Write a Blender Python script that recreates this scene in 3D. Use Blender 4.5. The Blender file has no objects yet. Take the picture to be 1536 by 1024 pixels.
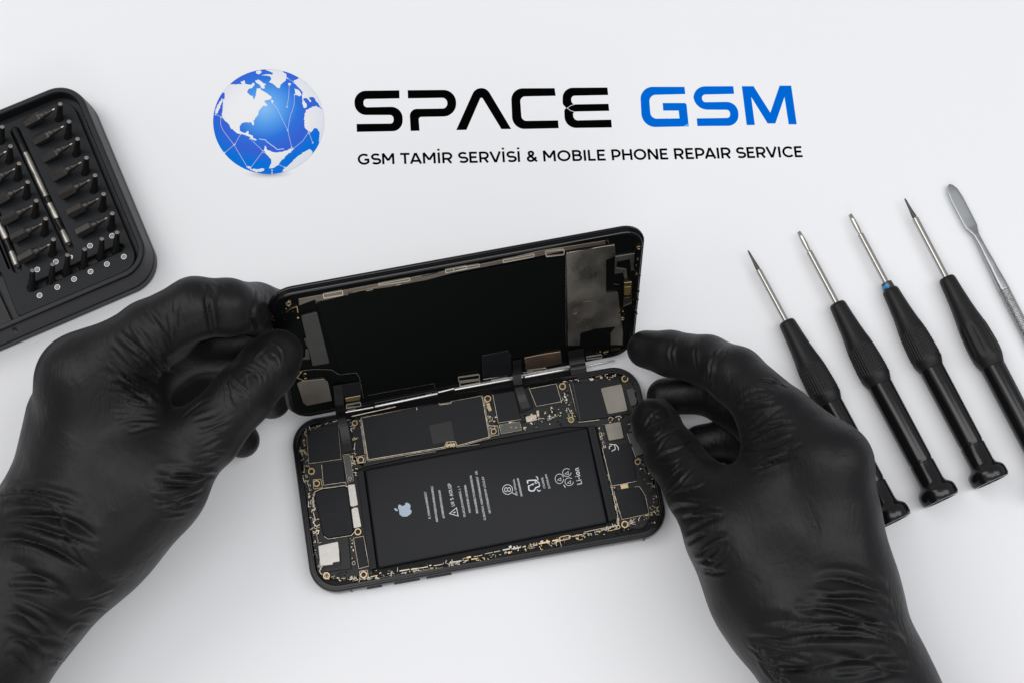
import bpy, bmesh, math, random
import numpy as np
from mathutils import Vector, Matrix
from mathutils.geometry import tessellate_polygon
from mathutils.bvhtree import BVHTree

# Everything below is written in centimetres and scaled to metres when meshes are made.
S = 0.01
random.seed(7)
RNG = np.random.default_rng(11)
scene = bpy.context.scene
COL = scene.collection

# ------------------------------------------------------------------ camera geometry
TILT = math.radians(15.0); F = 2133.0; DIST = 60.2
CAM = Vector((0, -DIST*math.sin(TILT), DIST*math.cos(TILT)))
RT = Vector((1, 0, 0)); UP = Vector((0, math.cos(TILT), math.sin(TILT))); FW = Vector((0, math.sin(TILT), -math.cos(TILT)))

def ray(px, py):
    return (FW*F + RT*(px-768) + UP*(512-py)).normalized()

def at(px, py, z):
    """the world point of height z seen at a pixel of the photograph (1536 x 1024)"""
    d = ray(px, py)
    return CAM + d*((z-CAM.z)/d.z)

def rot(a, b, c):
    return Matrix.Rotation(c, 4, 'Z') @ Matrix.Rotation(b, 4, 'Y') @ Matrix.Rotation(a, 4, 'X')

# working planes (origin + axes)
BASE = Matrix.Translation((-1.392, -5.909, 0.8)) @ Matrix.Rotation(0.173, 4, 'Z')
DISP = Matrix.Translation((-1.91, -0.52, 4.42)) @ rot(math.radians(64.6), 0.11, 0.226)
TABLE = Matrix.Identity(4)
PW, PH = 14.6, 7.24

def loc(M, px, py, h=0.0):
    """2D coordinates, in plane M raised by h, of what is seen at a pixel"""
    Mi = M.inverted()
    o = Mi @ CAM; d = (Mi.to_3x3() @ ray(px, py))
    t = (h-o.z)/d.z
    p = o + d*t
    return (p.x, p.y)

# converters from enlarged views to photograph pixels
def zz(ox, oy, s):
    return lambda x, y: (ox+x/s, oy+y/s)
z4 = zz(400, 330, 3.303); z5 = zz(680, 330, 3.303); z6 = zz(420, 560, 3.0133); z7 = zz(700, 540, 3.0125)
zb = zz(0, 100, 2.327); zl = zz(300, 80, 3.2); zr = zz(760, 80, 3.2); zg = zz(420, 560, 3.0133)
def P(M, h, pts, f=None):
    out = []
    for q in pts:
        x, y = f(*q) if f else q
        out.append(loc(M, x, y, h))
    return out

# ------------------------------------------------------------------ materials
def mat(name, col, rough=0.5, metal=0.0, noise=0.0, nscale=300, bump=0.0, bscale=800, bdist=0.0002, rvar=0.0, spec=0.5, coat=0.0, alpha=None, stretch=None):
    m = bpy.data.materials.new(name); m.use_nodes = True
    nt = m.node_tree; b = nt.nodes['Principled BSDF']
    b.inputs['Base Color'].default_value = (*col, 1); b.inputs['Roughness'].default_value = rough
    b.inputs['Metallic'].default_value = metal; b.inputs['Specular IOR Level'].default_value = spec
    b.inputs['Coat Weight'].default_value = coat
    if alpha is not None: b.inputs['Alpha'].default_value = alpha
    tc = nt.nodes.new('ShaderNodeTexCoord')
    src = tc.outputs['Object']
    if stretch:
        mp = nt.nodes.new('ShaderNodeMapping'); mp.inputs['Scale'].default_value = stretch
        nt.links.new(src, mp.inputs['Vector']); src = mp.outputs['Vector']
    if noise or rvar:
        n = nt.nodes.new('ShaderNodeTexNoise'); n.inputs['Scale'].default_value = nscale; n.inputs['Detail'].default_value = 5
        nt.links.new(src, n.inputs['Vector'])
        if noise:
            mx = nt.nodes.new('ShaderNodeMix'); mx.data_type = 'RGBA'
            mx.inputs['A'].default_value = (*[max(0, c*(1-noise)) for c in col], 1)
            mx.inputs['B'].default_value = (*[min(1, c*(1+noise)) for c in col], 1)
            nt.links.new(n.outputs['Fac'], mx.inputs['Factor']); nt.links.new(mx.outputs['Result'], b.inputs['Base Color'])
        if rvar:
            mr = nt.nodes.new('ShaderNodeMapRange')
            mr.inputs['From Min'].default_value = .3; mr.inputs['From Max'].default_value = .7
            mr.inputs['To Min'].default_value = max(.02, rough-rvar); mr.inputs['To Max'].default_value = rough+rvar
            nt.links.new(n.outputs['Fac'], mr.inputs['Value']); nt.links.new(mr.outputs['Result'], b.inputs['Roughness'])
    if bump:
        n2 = nt.nodes.new('ShaderNodeTexNoise'); n2.inputs['Scale'].default_value = bscale; n2.inputs['Detail'].default_value = 4
        nt.links.new(src, n2.inputs['Vector'])
        bp = nt.nodes.new('ShaderNodeBump'); bp.inputs['Strength'].default_value = bump; bp.inputs['Distance'].default_value = bdist
        nt.links.new(n2.outputs['Fac'], bp.inputs['Height']); nt.links.new(bp.outputs['Normal'], b.inputs['Normal'])
    return m

M = {}
M['table'] = mat('white_laminate', (.80, .80, .815), .55, noise=.012, nscale=9, bump=.05, bscale=900, bdist=.0001, spec=.3)
M['blackprint'] = mat('black_ink', (.0015, .0015, .0018), .9, spec=0)
M['blueprint'] = mat('blue_ink', (.0, .128, .60), .9, spec=0)
M['housing'] = mat('black_anodised', (.003, .003, .004), .17, spec=.5)
M['cavity'] = mat('black_cavity', (.003, .003, .0035), .5, bump=.3, bscale=900, spec=.2)
M['tape'] = mat('black_tape', (.0045, .005, .0065), .46, noise=.25, nscale=150, bump=.3, bscale=500, bdist=.0001, rvar=.05, spec=.22)
M['glossblack'] = mat('gloss_black', (.002, .002, .003), .16, spec=.5)
M['shieldlight'] = mat('bright_shield', (.34, .315, .275), .34, 1, noise=.5, nscale=55, rvar=.14, bump=.35, bscale=70, bdist=.0006)
M['clip'] = mat('clip_metal', (.72, .66, .56), .35, .8)
M['rail'] = mat('rail_metal', (.72, .71, .69), .35, .7)
M['battery'] = mat('battery_wrap', (.0075, .0079, .0098), .46, bump=.15, bscale=350, bdist=.0001, spec=.2)
M['lcd'] = mat('matte_black_back', (.0018, .0022, .0021), .55, spec=.06)
M['gold'] = mat('champagne_metal', (.44, .385, .31), .34, 1, noise=.8, nscale=420)
M['brass'] = mat('brass_metal', (.50, .38, .22), .3, 1, noise=.3, nscale=600)
M['steel'] = mat('shield_steel', (.20, .185, .16), .42, 1, noise=.15, nscale=90, rvar=.1)
M['darksteel'] = mat('dark_steel', (.085, .085, .08), .5, 1, noise=.15, nscale=200, bump=.2, bscale=600)
M['silver'] = mat('silver_foil', (.50, .48, .45), .5, .85, noise=.08, nscale=400, bump=.4, bscale=500)
M['chrome'] = mat('bright_steel', (.62, .62, .62), .24, 1)
M['blade'] = mat('blade_steel', (.50, .485, .46), .26, 1)
M['bladetip'] = mat('oxide_tip', (.10, .095, .09), .4, .9, noise=.2, nscale=700)
M['batt_print'] = mat('grey_ink', (.62, .63, .66), .5)
M['logo_print'] = mat('blue_grey_ink', (.36, .43, .52), .4)
M['whiteprint'] = mat('white_ink', (.75, .75, .76), .6)
M['grip'] = mat('matte_rubber', (.007, .007, .0075), .46, rvar=.04, nscale=150, bump=.15, bscale=1600, bdist=.0001, spec=.3)
M['barrel'] = mat('satin_plastic', (.005, .005, .0055), .2, spec=.42)
M['bluering'] = mat('blue_plastic', (.02, .22, .52), .35)
M['case'] = mat('case_plastic', (.0075, .008, .0095), .4, bump=.2, bscale=1500, bdist=.0001, spec=.3)
M['tray'] = mat('tray_plastic', (.0065, .0075, .0095), .5, bump=.2, bscale=1800, bdist=.0001, spec=.25)
M['bit'] = mat('bit_steel', (.050, .046, .042), .38, .7, noise=.3, nscale=500)
M['bitdark'] = mat('bit_dark', (.016, .015, .014), .36, .5, noise=.2, nscale=500)
M['bittip'] = mat('bit_tip', (.42, .37, .33), .34, .9)
M['flex'] = mat('black_flex', (.002, .002, .0025), .34, bump=.2, bscale=300, spec=.3)
M['board'] = mat('dark_board', (.006, .0065, .0065), .4, noise=.5, nscale=500, spec=.3)

# ------------------------------------------------------------------ objects
MW = {}      # world matrix (cm) of every object
def setprops(o, label=None, cat=None, group=None, kind=None):
    if label: o['label'] = label
    if cat: o['category'] = cat
    if group: o['group'] = group
    if kind: o['kind'] = kind

def empty(name, Mx=None, **k):
    o = bpy.data.objects.new(name, None); COL.objects.link(o)
    Mx = Mx or Matrix.Identity(4)
    o.empty_display_size = .01
    M2 = Mx.copy(); M2.translation = M2.translation*S
    o.matrix_world = M2; MW[o.name] = Mx.copy()
    setprops(o, **k)
    return o

class MB:
    """collects faces in centimetres; build() links them as one mesh object"""
    def __init__(s): s.v = []; s.f = []; s.sm = []; s.mi = []; s.cur = 0
    def add(s, vs, fs, smooth=False, X=None):
        n = len(s.v)
        s.v += [(X @ Vector(v)) if X is not None else Vector(v) for v in vs]
        s.f += [[n+i for i in f] for f in fs]; s.sm += [smooth]*len(fs); s.mi += [s.cur]*len(fs)
        return s
    def build(s, name, m, parent=None, world=None, **k):
        """vertices are in world cm (world given: thing frame of that matrix)"""
        Wp = MW[parent.name] if parent else (world or Matrix.Identity(4))
        inv = Wp.inverted()
        me = bpy.data.meshes.new(name)
        me.from_pydata([(inv @ v)*S for v in s.v], [], s.f)
        for i, p in enumerate(me.polygons): p.use_smooth = s.sm[i]; p.material_index = s.mi[i]
        for mm in (m if isinstance(m, (list, tuple)) else [m]): me.materials.append(mm)
        o = bpy.data.objects.new(name, me); COL.objects.link(o)
        if parent: o.parent = parent
        else:
            M2 = Wp.copy(); M2.translation = M2.translation*S; o.matrix_world = M2
        MW[o.name] = Wp.copy(); setprops(o, **k)
        return o

def area2(p): return sum(p[i-1][0]*p[i][1]-p[i][0]*p[i-1][1] for i in range(len(p)))/2
def ccw(p): return list(p) if area2(p) > 0 else list(p)[::-1]
def clean(p, eps=1e-4):
    out = []
    for q in p:
        if not out or math.dist(q, out[-1]) > eps: out.append(tuple(q[:2]))
    if len(out) > 1 and math.dist(out[0], out[-1]) < eps: out.pop()
    return out
def offset(p, d):
    """offset inwards (d>0) for a ccw loop"""
    n = len(p); out = []
    for i in range(n):
        a, b, c = p[i-1], p[i], p[(i+1) % n]
        e1 = (b[0]-a[0], b[1]-a[1]); e2 = (c[0]-b[0], c[1]-b[1])
        l1 = math.hypot(*e1) or 1e-9; l2 = math.hypot(*e2) or 1e-9
        n1 = (-e1[1]/l1, e1[0]/l1); n2 = (-e2[1]/l2, e2[0]/l2)
        m = (n1[0]+n2[0], n1[1]+n2[1]); q = m[0]*m[0]+m[1]*m[1]
        if q < .3: m = n1; k = 1
        else: k = 2/q
        out.append((b[0]+m[0]*k*d, b[1]+m[1]*k*d))
    return out
def rounded(p, r, n=5):
    """round every corner of a polygon; r number or list"""
    p = clean(p); N = len(p); out = []
    for i in range(N):
        rr = r[i % len(r)] if isinstance(r, (list, tuple)) else r
        a, b, c = Vector(p[i-1]), Vector(p[i]), Vector(p[(i+1) % N])
        u, w = (a-b), (c-b); la, lc = u.length, w.length
        if rr <= 0 or la < 1e-6 or lc < 1e-6: out.append(tuple(b)); continue
        u.normalize(); w.normalize()
        ang = math.acos(max(-1, min(1, u.dot(w))))
        if ang > 3.0: out.append(tuple(b)); continue
        t = min(rr/math.tan(ang/2), la*.48, lc*.48)
        A, C = b+u*t, b+w*t
        for k in range(n+1):
            s = k/n
            q = A*(1-s)**2 + b*2*s*(1-s) + C*s*s
            # blend towards a circle-like curve
            out.append(tuple(q))
    return clean(out)
def rrect(w, h, r, n=10, cx=0, cy=0, p=2.0):
    out = []
    for sx, sy, a0 in ((1, 1, 0), (-1, 1, 90), (-1, -1, 180), (1, -1, 270)):
        for k in range(n+1):
            a = math.radians(a0+90*k/n)
            out.append((cx+sx*(w/2-r)+r*math.cos(a), cy+sy*(h/2-r)+r*math.sin(a)))
    return clean(out)
def circle(cx, cy, r, n=20, ry=None):
    return [(cx+r*math.cos(2*math.pi*k/n), cy+(ry or r)*math.sin(2*math.pi*k/n)) for k in range(n)]

def plate(mb, outer, z0, z1, b=0.0, holes=(), X=None, bottom=True, smooth=False):
    outer = ccw(clean(outer)); holes = [ccw(clean(h))[::-1] for h in holes]
    vs = []; fs = []
    def ring(l, z): n = len(vs); vs.extend((q[0], q[1], z) for q in l); return list(range(n, n+len(l)))
    tops = []
    for L in [outer]+list(holes):
        r0 = ring(L, z0)
        if b: r1 = ring(L, z1-b); ri = offset(L, b); r2 = ring(ri, z1)
        else: r1 = None; ri = L; r2 = ring(L, z1)
        n = len(L)
        chain = [r0, r1, r2] if b else [r0, r2]
        for A, B in zip(chain, chain[1:]):
            for i in range(n): fs.append((A[i], A[(i+1) % n], B[(i+1) % n], B[i]))
        tops.append((ri, r2, r0))
    flat = []; idx = []; idb = []
    for ri, r2, r0 in tops: flat.append([Vector((q[0], q[1], 0)) for q in ri]); idx += r2; idb += r0
    for t in tessellate_polygon(flat):
        a = [idx[i] for i in t]
        p = [vs[i] for i in a]
        if (p[1][0]-p[0][0])*(p[2][1]-p[0][1])-(p[1][1]-p[0][1])*(p[2][0]-p[0][0]) < 0: a = a[::-1]
        fs.append(tuple(a))
        if bottom:
            c = [idb[i] for i in t]; p = [vs[i] for i in c]
            if (p[1][0]-p[0][0])*(p[2][1]-p[0][1])-(p[1][1]-p[0][1])*(p[2][0]-p[0][0]) > 0: c = c[::-1]
            fs.append(tuple(c))
    mb.add(vs, fs, smooth, X)
    return mb

def stroke(pts, w, closed=False):
    """list of quads/polygons covering a polyline with mitred joins, butt ends"""
    pts = clean(pts, 1e-5); n = len(pts); L = []; R = []
    for i in range(n):
        b = Vector(pts[i])
        a = Vector(pts[i-1]) if (i > 0 or closed) else None
        c = Vector(pts[(i+1) % n]) if (i < n-1 or closed) else None
        ds = []
        if a is not None: ds.append((b-a).normalized())
        if c is not None: ds.append((c-b).normalized())
        nn = [Vector((-d.y, d.x)) for d in ds]
        m = nn[0] if len(nn) == 1 else nn[0]+nn[1]
        k = 1 if len(nn) == 1 else min(2/max(m.length_squared, .5), 3)
        L.append(b+m*k*w/2); R.append(b-m*k*w/2)
    polys = []
    for i in range(n if closed else n-1):
        j = (i+1) % n
        polys.append([tuple(R[i]), tuple(R[j]), tuple(L[j]), tuple(L[i])])
    return polys
def add_stroke(mb, pts, w, z0, z1, X=None, closed=False):
    if len(pts) > 3 and math.dist(pts[0][:2], pts[-1][:2]) < 1e-5: closed = True
    pts = clean(pts, 1e-5); n = len(pts)
    polys = stroke(pts, w, closed)
    for k, q in enumerate(polys):
        vs = [(x, y, z0) for x, y in q]+[(x, y, z1) for x, y in q]
        fs = [(4, 5, 6, 7), (0, 1, 5, 4), (2, 3, 7, 6)]
        if not closed:
            if k == 0: fs.append((3, 0, 4, 7))
            if k == len(polys)-1: fs.append((1, 2, 6, 5))
        mb.add(vs, fs, False, X)
def flat(mb, poly, z, X=None):
    poly = ccw(clean(poly, 1e-5))
    fs = []
    for t in tessellate_polygon([[Vector((q[0], q[1], 0)) for q in poly]]):
        p = [poly[i] for i in t]
        fs.append(t if (p[1][0]-p[0][0])*(p[2][1]-p[0][1])-(p[1][1]-p[0][1])*(p[2][0]-p[0][0]) > 0 else t[::-1])
    mb.add([(x, y, z) for x, y in poly], fs, False, X)

def lathe(mb, prof, n=32, X=None, smooth=True, sharp=True, caps=True):
    """profile (s, r) along +x; every profile step its own ring, doubled where it turns sharply"""
    rings = []
    vs = []; fs = []
    def ring(s, r):
        k = len(vs); vs.extend((s, r*math.cos(2*math.pi*i/n), r*math.sin(2*math.pi*i/n)) for i in range(n)); return k
    for (s0, r0), (s1, r1) in zip(prof, prof[1:]):
        rings.append((ring(s0, r0), ring(s1, r1)))
    # share rings where the turn is gentle
    for a, b in rings:
        for i in range(n):
            j = (i+1) % n
            fs.append((a+i, a+j, b+j, b+i))
    if caps:
        fs.append(tuple(range(n))[::-1]); k = rings[-1][1]; fs.append(tuple(range(k, k+n)))
    mb.add(vs, fs, smooth, X)

def weld(o, ang=35, dist=1e-6):
    """merge rings and mark sharp edges by angle"""
    bm = bmesh.new(); bm.from_mesh(o.data)
    bmesh.ops.remove_doubles(bm, verts=bm.verts, dist=dist)
    bmesh.ops.recalc_face_normals(bm, faces=bm.faces)
    for e in bm.edges:
        if len(e.link_faces) == 2 and e.calc_face_angle(0) > math.radians(ang): e.smooth = False
    bm.to_mesh(o.data); bm.free()
    return o

def axisM(a, b, roll=0.0):
    """matrix with +x from a to b"""
    x = (Vector(b)-Vector(a)).normalized()
    h = Vector((0, 0, 1)) if abs(x.z) < .95 else Vector((0, 1, 0))
    y = h.cross(x).normalized(); z = x.cross(y)
    R = Matrix((x, y, z)).transposed().to_4x4()
    return Matrix.Translation(a) @ R @ Matrix.Rotation(roll, 4, 'X')

def dup(root, Mx, **k):
    """copy a thing with its parts and their sub-parts"""
    r = root.copy(); COL.objects.link(r)
    M2 = Mx.copy(); M2.translation = M2.translation*S
    r.matrix_world = M2; MW[r.name] = Mx.copy(); setprops(r, **k)
    for ch in list(root.children):
        c = ch.copy(); COL.objects.link(c); c.parent = r; MW[c.name] = Mx.copy()
        for g in list(ch.children):
            d = g.copy(); COL.objects.link(d); d.parent = c; MW[d.name] = Mx.copy()
    return r

# ================================================================== TABLE
mb = MB(); mb.add([(-75, -75, 0), (75, -75, 0), (75, 75, 0), (-75, 75, 0), (-75, -75, -2.5), (75, -75, -2.5), (75, 75, -2.5), (-75, 75, -2.5)],
       [(0, 1, 2, 3), (7, 6, 5, 4), (0, 4, 5, 1), (1, 5, 6, 2), (2, 6, 7, 3), (3, 7, 4, 0)])
mb.build('table_top', M['table'], kind='structure')


# ------------------------------------------------------------------ a small stroke alphabet (cap height 1)
def arc(cx, cy, rx, ry, a0, a1, n=14):
    return [(cx+rx*math.cos(math.radians(a0+(a1-a0)*k/n)), cy+ry*math.sin(math.radians(a0+(a1-a0)*k/n))) for k in range(n+1)]
T_ = .16; h_ = T_/2
def bowl(x0, x1, y0, y1):
    r = (y1-y0)/2
    return [(x0, y1), (x1-r, y1)]+arc(x1-r, (y0+y1)/2, r, r, 90, -90)[1:]+[(x0, y0)]
S_ = arc(.36, .70, .27, .22, 35, 90, 6)+arc(.34, .70, .26, .22, 90, 250, 10)[1:]+[(.40, .48)]+arc(.37, .29, .29, .21, 75, -90, 12)+arc(.36, .29, .29, .21, -90, -145, 6)[1:]
GLY = {
 'G': (.84, [arc(.47, .5, .39, .42, 48, 322, 24)+[(.77, .42)], [(.85, .45), (.50, .45)]]),
 'S': (.66, [S_]),
 'M': (.90, [[(h_, 0), (h_, 1)], [(.90-h_, 0), (.90-h_, 1)], [(h_, .99), (.45, .34)], [(.90-h_, .99), (.45, .34)]]),
 'T': (.66, [[(0, 1-h_), (.66, 1-h_)], [(.33, 1-h_), (.33, 0)]]),
 'A': (.84, [[(.07, 0), (.41, .99)], [(.77, 0), (.43, .99)], [(.18, .26), (.66, .26)]]),
 'I': (.16, [[(h_, 0), (h_, 1)]]),
 '!': (.16, [[(h_, 0), (h_, 1)], [(h_, 1.17), (h_, 1.34)]]),
 'R': (.70, [[(h_, 0), (h_, 1)], bowl(h_, .64, .40, 1-h_), [(.38, .40), (.62, 0)]]),
 'E': (.58, [[(h_, 0), (h_, 1)], [(h_, 1-h_), (.58, 1-h_)], [(h_, .51), (.53, .51)], [(h_, h_), (.60, h_)]]),
 'V': (.84, [[(.07, 1), (.41, .01)], [(.77, 1), (.43, .01)]]),
 'O': (.90, [arc(.45, .5, .40, .42, 0, 360, 28)]),
 'B': (.68, [[(h_, 0), (h_, 1)], bowl(h_, .58, .53, 1-h_), bowl(h_, .63, h_, .53)]),
 'L': (.54, [[(h_, 1), (h_, 0)], [(h_, h_), (.54, h_)]]),
 'P': (.66, [[(h_, 0), (h_, 1)], bowl(h_, .62, .36, 1-h_)]),
 'H': (.76, [[(h_, 0), (h_, 1)], [(.76-h_, 0), (.76-h_, 1)], [(h_, .51), (.70, .51)]]),
 'N': (.78, [[(h_, 0), (h_, 1)], [(.78-h_, 0), (.78-h_, 1)], [(h_+.02, .97), (.76-h_, .03)]]),
 'C': (.78, [arc(.48, .5, .40, .42, 45, 315, 22)]),
 '&': (.78, [[(.74, .02), (.22, .62)]+arc(.34, .78, .16, .15, 200, -20, 10)+[(.46, .62), (.20, .44)]+arc(.29, .27, .21, .20, 130, 300, 10)+[(.56, .20), (.70, .42)]]),
 '-': (.36, [[(0, .38), (.36, .38)]]),
 'i': (.16, [[(h_, 0), (h_, .70)], [(h_, .84), (h_, 1)]]),
 'o': (.60, [arc(.30, .36, .25, .28, 0, 360, 20)]),
 'n': (.52, [[(h_, 0), (h_, .70)], [(h_, .45)]+arc(.27, .42, .18, .22, 160, 0, 8)+[(.45, 0)]]),
 '8': (.60, [arc(.3, .74, .20, .19, 0, 360, 16), arc(.3, .29, .24, .23, 0, 360, 16)]),
}
def word(mb, text, o, ux, uy, width, size, z0, z1, fit=True, gap=.15, weight=None, X=None, conv=None):
    """text from point o; ux, uy unit directions (pixels); width and size in pixels"""
    kern = lambda i: {'TA': .15, 'PA': .12, 'AM': .07, 'AI': .06, 'VI': .05, 'RV': .08, 'V!': .05, 'LE': .03, 'TT': 0}.get(text[i:i+2], 0)
    tot = sum(GLY[c][0] if c in GLY else .35 for c in text)+gap*(len(text)-1)-sum(kern(i) for i in range(len(text)))
    k = width/(tot*size) if fit else 1
    x = 0
    for ci, c in enumerate(text):
        if c not in GLY: x += .35+gap; continue
        w, sts = GLY[c]
        for s in sts:
            pts = []
            for (a, b) in s:
                X_ = (x+a)*size*k; Y_ = b*size
                p = (o[0]+ux[0]*X_+uy[0]*Y_, o[1]+ux[1]*X_+uy[1]*Y_)
                pts.append(conv(p))
            add_stroke(mb, pts, (weight or T_*1.34)*size*0.0282, z0, z1, X)
        x += w+gap-kern(ci)

# ================================================================== PRINTED LOGO ON THE TABLE
zt1 = zz(520, 120, 6.144); zt2 = zz(750, 120, 6.144); zt3 = zz(970, 120, 6.144); zG = zz(310, 95, 5.689)
INK = .004
def letter(mb, pts, f, z=INK):
    raw = [f(p[0], p[1]) for p in pts]
    rr = [(p[2] if len(p) > 2 else 0)/6.144 for p in pts]
    N = len(raw); out = []
    for i in range(N):
        a, b, c = Vector(raw[i-1]), Vector(raw[i]), Vector(raw[(i+1) % N])
        if rr[i] <= 0: out.append(tuple(b)); continue
        u, w = (a-b).normalized(), (c-b).normalized(); ang = math.acos(max(-1, min(1, u.dot(w))))
        la, lc = (a-b).length, (c-b).length
        t = min(rr[i]/math.tan(ang/2), la*.62, lc*.62); wt = math.sin(ang/2)
        for k in range(13):
            s = k/12; d = (1-s)**2+2*wt*s*(1-s)+s*s
            out.append(tuple(((b+u*t)*(1-s)**2+b*(2*wt*s*(1-s))+(b+w*t)*s*s)/d))
    flat(mb, [loc(TABLE, x, y, z) for x, y in out], z)
LT = {
 'S': (zt1, [(485,98),(487,172),(155,178,30),(155,255,35),(514,248,105),(517,473,95),(94,481),(91,408),(433,404,30),(431,325,35),(73,325,108),(71,103,105)]),
 'P': (zt1, [(562,97),(1008,93,118),(1010,337,118),(662,343,24),(672,470),(590,472),(578,270,65),(928,265,45),(927,166,48),(565,172)]),
 'A': (zt1, [(1010,464),(1229.6,-25,88),(1516,454),(1426,455),(1240,150,14),(1104,462)]),
 'C': (zt2, [(503,78),(513,148),(184,155,45),(200,380,48),(535,375),(541,447),(116,456,115),(100,80,105)]),
 'E': (zt2, [(990,72),(997,141),(656,148,32),(658,228,36),(1000,222),(1007,287),(672,294,24),(678,376,44),(1025,368),(1031,440),(598,446,112),(592,275,45),(612,262),(577,225,45),(577,75,98)]),
 'G': (zt3, [(348,66),(356,132),(20,140,60),(38,360,60),(303,357),(295,284),(153,284),(147,215),(366,215,22),(388,430),(-42,438,130),(-62,66,110)]),
 'S2': (zt3, [(798,60),(806,130),(508,137,30),(512,208,35),(843,203,110),(848,424,95),(468,427),(461,357),(770,352,30),(768,277,35),(435,275,130),(428,62,105)]),
 'M': (zt3, [(877,60),(985,60),(1140,305),(1225,55),(1332,55),(1383,411),(1309,411),(1270,158),(1186,403),(1115,403),(963,158),(997,417),(922,418)]),
}
wm = empty('shop_lettering', Matrix.Translation(at(870, 190, 0)), label='black and blue shop name with repair service line printed on the white table', cat='printed sign')
mb = MB()
for c in 'SPACE': letter(mb, LT[c][1], LT[c][0])
bw = mb.build('black_word', M['blackprint'], wm)
mb = MB(); add_stroke(mb, [loc(TABLE, *zt2(*p), INK) for p in [(690,228),(655,238),(618,262),(650,285),(690,298)]], .022, INK+.003, INK+.006)
mb.build('white_hairline', M['whiteprint'], bw)
mb = MB()
for c in ('G', 'S2', 'M'): letter(mb, LT[c][1], LT[c][0])
blw = mb.build('blue_word', M['blueprint'], wm)
mb = MB(); flat(mb, [loc(TABLE, *zt3(*p), INK) for p in [(335,430),(386,402),(389,430)]], INK+.003)
mb.build('light_corner', mat('light_blue_ink', (.08, .38, .80), .6), blw)
mb = MB()
for t, x0, x1 in (('GSM', 537, 591.8), ('TAM!R', 601, 678.7), ('SERV!S!', 688, 780.3), ('&', 790.6, 806.4), ('MOBILE', 815.5, 908.4), ('PHONE', 918.3, 1002.2), ('REPAIR', 1012.2, 1096.6), ('SERVICE', 1105.6, 1203.9)):
    yb = 247.5-(x0-537)*.0172; sh = .05+.09*(x0-537)/600
    word(mb, t, (x0, yb), (1, -.0172), (-sh, -1), x1-x0, 16.2, INK, INK+.002, conv=lambda p: loc(TABLE, p[0], p[1], INK))
mb.build('tagline', M['blackprint'], wm)

# globe emblem: a blue printed disc with white land and network lines
GC, GR = (529, 500), (474, 447)
def clip_disc(poly):
    """Sutherland-Hodgman against the emblem's ellipse"""
    C = circle(GC[0], GC[1], GR[0]*.998, 72, GR[1]*.998); out = list(poly)
    for i in range(72):
        a, b = C[i], C[(i+1) % 72]
        inside = lambda p: (b[0]-a[0])*(p[1]-a[1])-(b[1]-a[1])*(p[0]-a[0]) >= 0
        src = out; out = []
        for j in range(len(src)):
            p, q = src[j-1], src[j]
            if inside(p) != inside(q):
                d1 = (b[0]-a[0])*(p[1]-a[1])-(b[1]-a[1])*(p[0]-a[0]); d2 = (b[0]-a[0])*(q[1]-a[1])-(b[1]-a[1])*(q[0]-a[0]); t = d1/(d1-d2)
                out.append((p[0]+(q[0]-p[0])*t, p[1]+(q[1]-p[1])*t))
            if inside(q): out.append(q)
        if not out: return []
    return out
def jag(poly, amp=4.2, step=10):
    rr = random.Random(3); out = []
    for i in range(len(poly)):
        a, b = poly[i-1], poly[i]; n = max(1, int(math.dist(a, b)/step))
        for k in range(n):
            t = k/n; j = amp if k else amp*.4
            out.append((a[0]+(b[0]-a[0])*t+rr.uniform(-j, j), a[1]+(b[1]-a[1])*t+rr.uniform(-j, j)))
    return out
LAND = [
 [(205,182),(240,182),(300,182),(288,158),(325,150),(325,178),(385,182),(392,165),(408,175),(405,195),(380,215),(355,225),(343,250),(365,270),(390,280),(400,308),(412,305),(415,285),(420,265),(425,220),(455,215),(480,240),(520,262),(555,290),(550,310),(520,315),(490,325),(500,340),(518,362),(505,368),(490,362),(465,385),(445,410),(440,440),(415,470),(398,492),(403,530),(395,532),(380,508),(340,503),(300,512),(282,540),(285,580),(300,590),(330,598),(355,578),(360,590),(355,605),(395,620),(398,640),(430,655),(415,662),(385,650),(370,630),(330,615),(300,605),(270,603),(240,585),(205,552),(180,515),(150,485),(133,460),(130,430),(136,380),(140,320),(155,290),(152,252),(110,260),(90,200),(180,130)],
 [(72,425),(85,370),(110,330),(136,300),(130,335),(105,400),(85,435)],
 [(466,106),(535,110),(552,135),(530,160),(552,170),(600,208),(620,213),(632,180),(668,155),(684,125),(680,98),(655,80),(640,30),(560,30),(480,45),(530,70),(565,83),(562,98),(500,97)],
 [(420,72),(452,60),(470,80),(450,95),(425,90)],
 [(412,150),(440,142),(470,160),(505,185),(490,195),(495,215),(470,215),(455,190),(425,170)],
 [(742,148),(770,140),(800,110),(900,170),(990,270),(1030,370),(975,390),(955,350),(930,320),(910,290),(885,290),(870,300),(895,325),(885,335),(855,300),(830,300),(822,312),(855,355),(850,380),(830,385),(815,345),(816,310),(813,285),(820,245),(800,225),(775,200),(750,175)],
 [(750,215),(775,225),(800,250),(812,275),(790,285),(755,270),(755,240)],
 [(845,400),(880,385),(935,362),(975,392),(1030,400),(1040,560),(1000,670),(955,712),(965,600),(945,560),(920,555),(890,592),(865,580),(835,550),(833,470)],
 [(695,172),(722,175),(720,187),(697,185)],
 [(500,705),(510,735),(560,760),(640,760),(700,735),(735,725),(735,745),(690,780),(650,820),(610,870),(570,895),(530,900),(550,860),(550,820),(510,780),(490,745)],
 [(880,735),(905,760),(890,790),(850,850),(780,905),(700,940),(640,925),(700,870),(760,810),(830,760)],
 [(340,885),(370,880),(380,905),(490,900),(490,918),(420,932),(380,915)],
 [(548,318),(565,315),(572,330),(560,340)],
]
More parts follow.
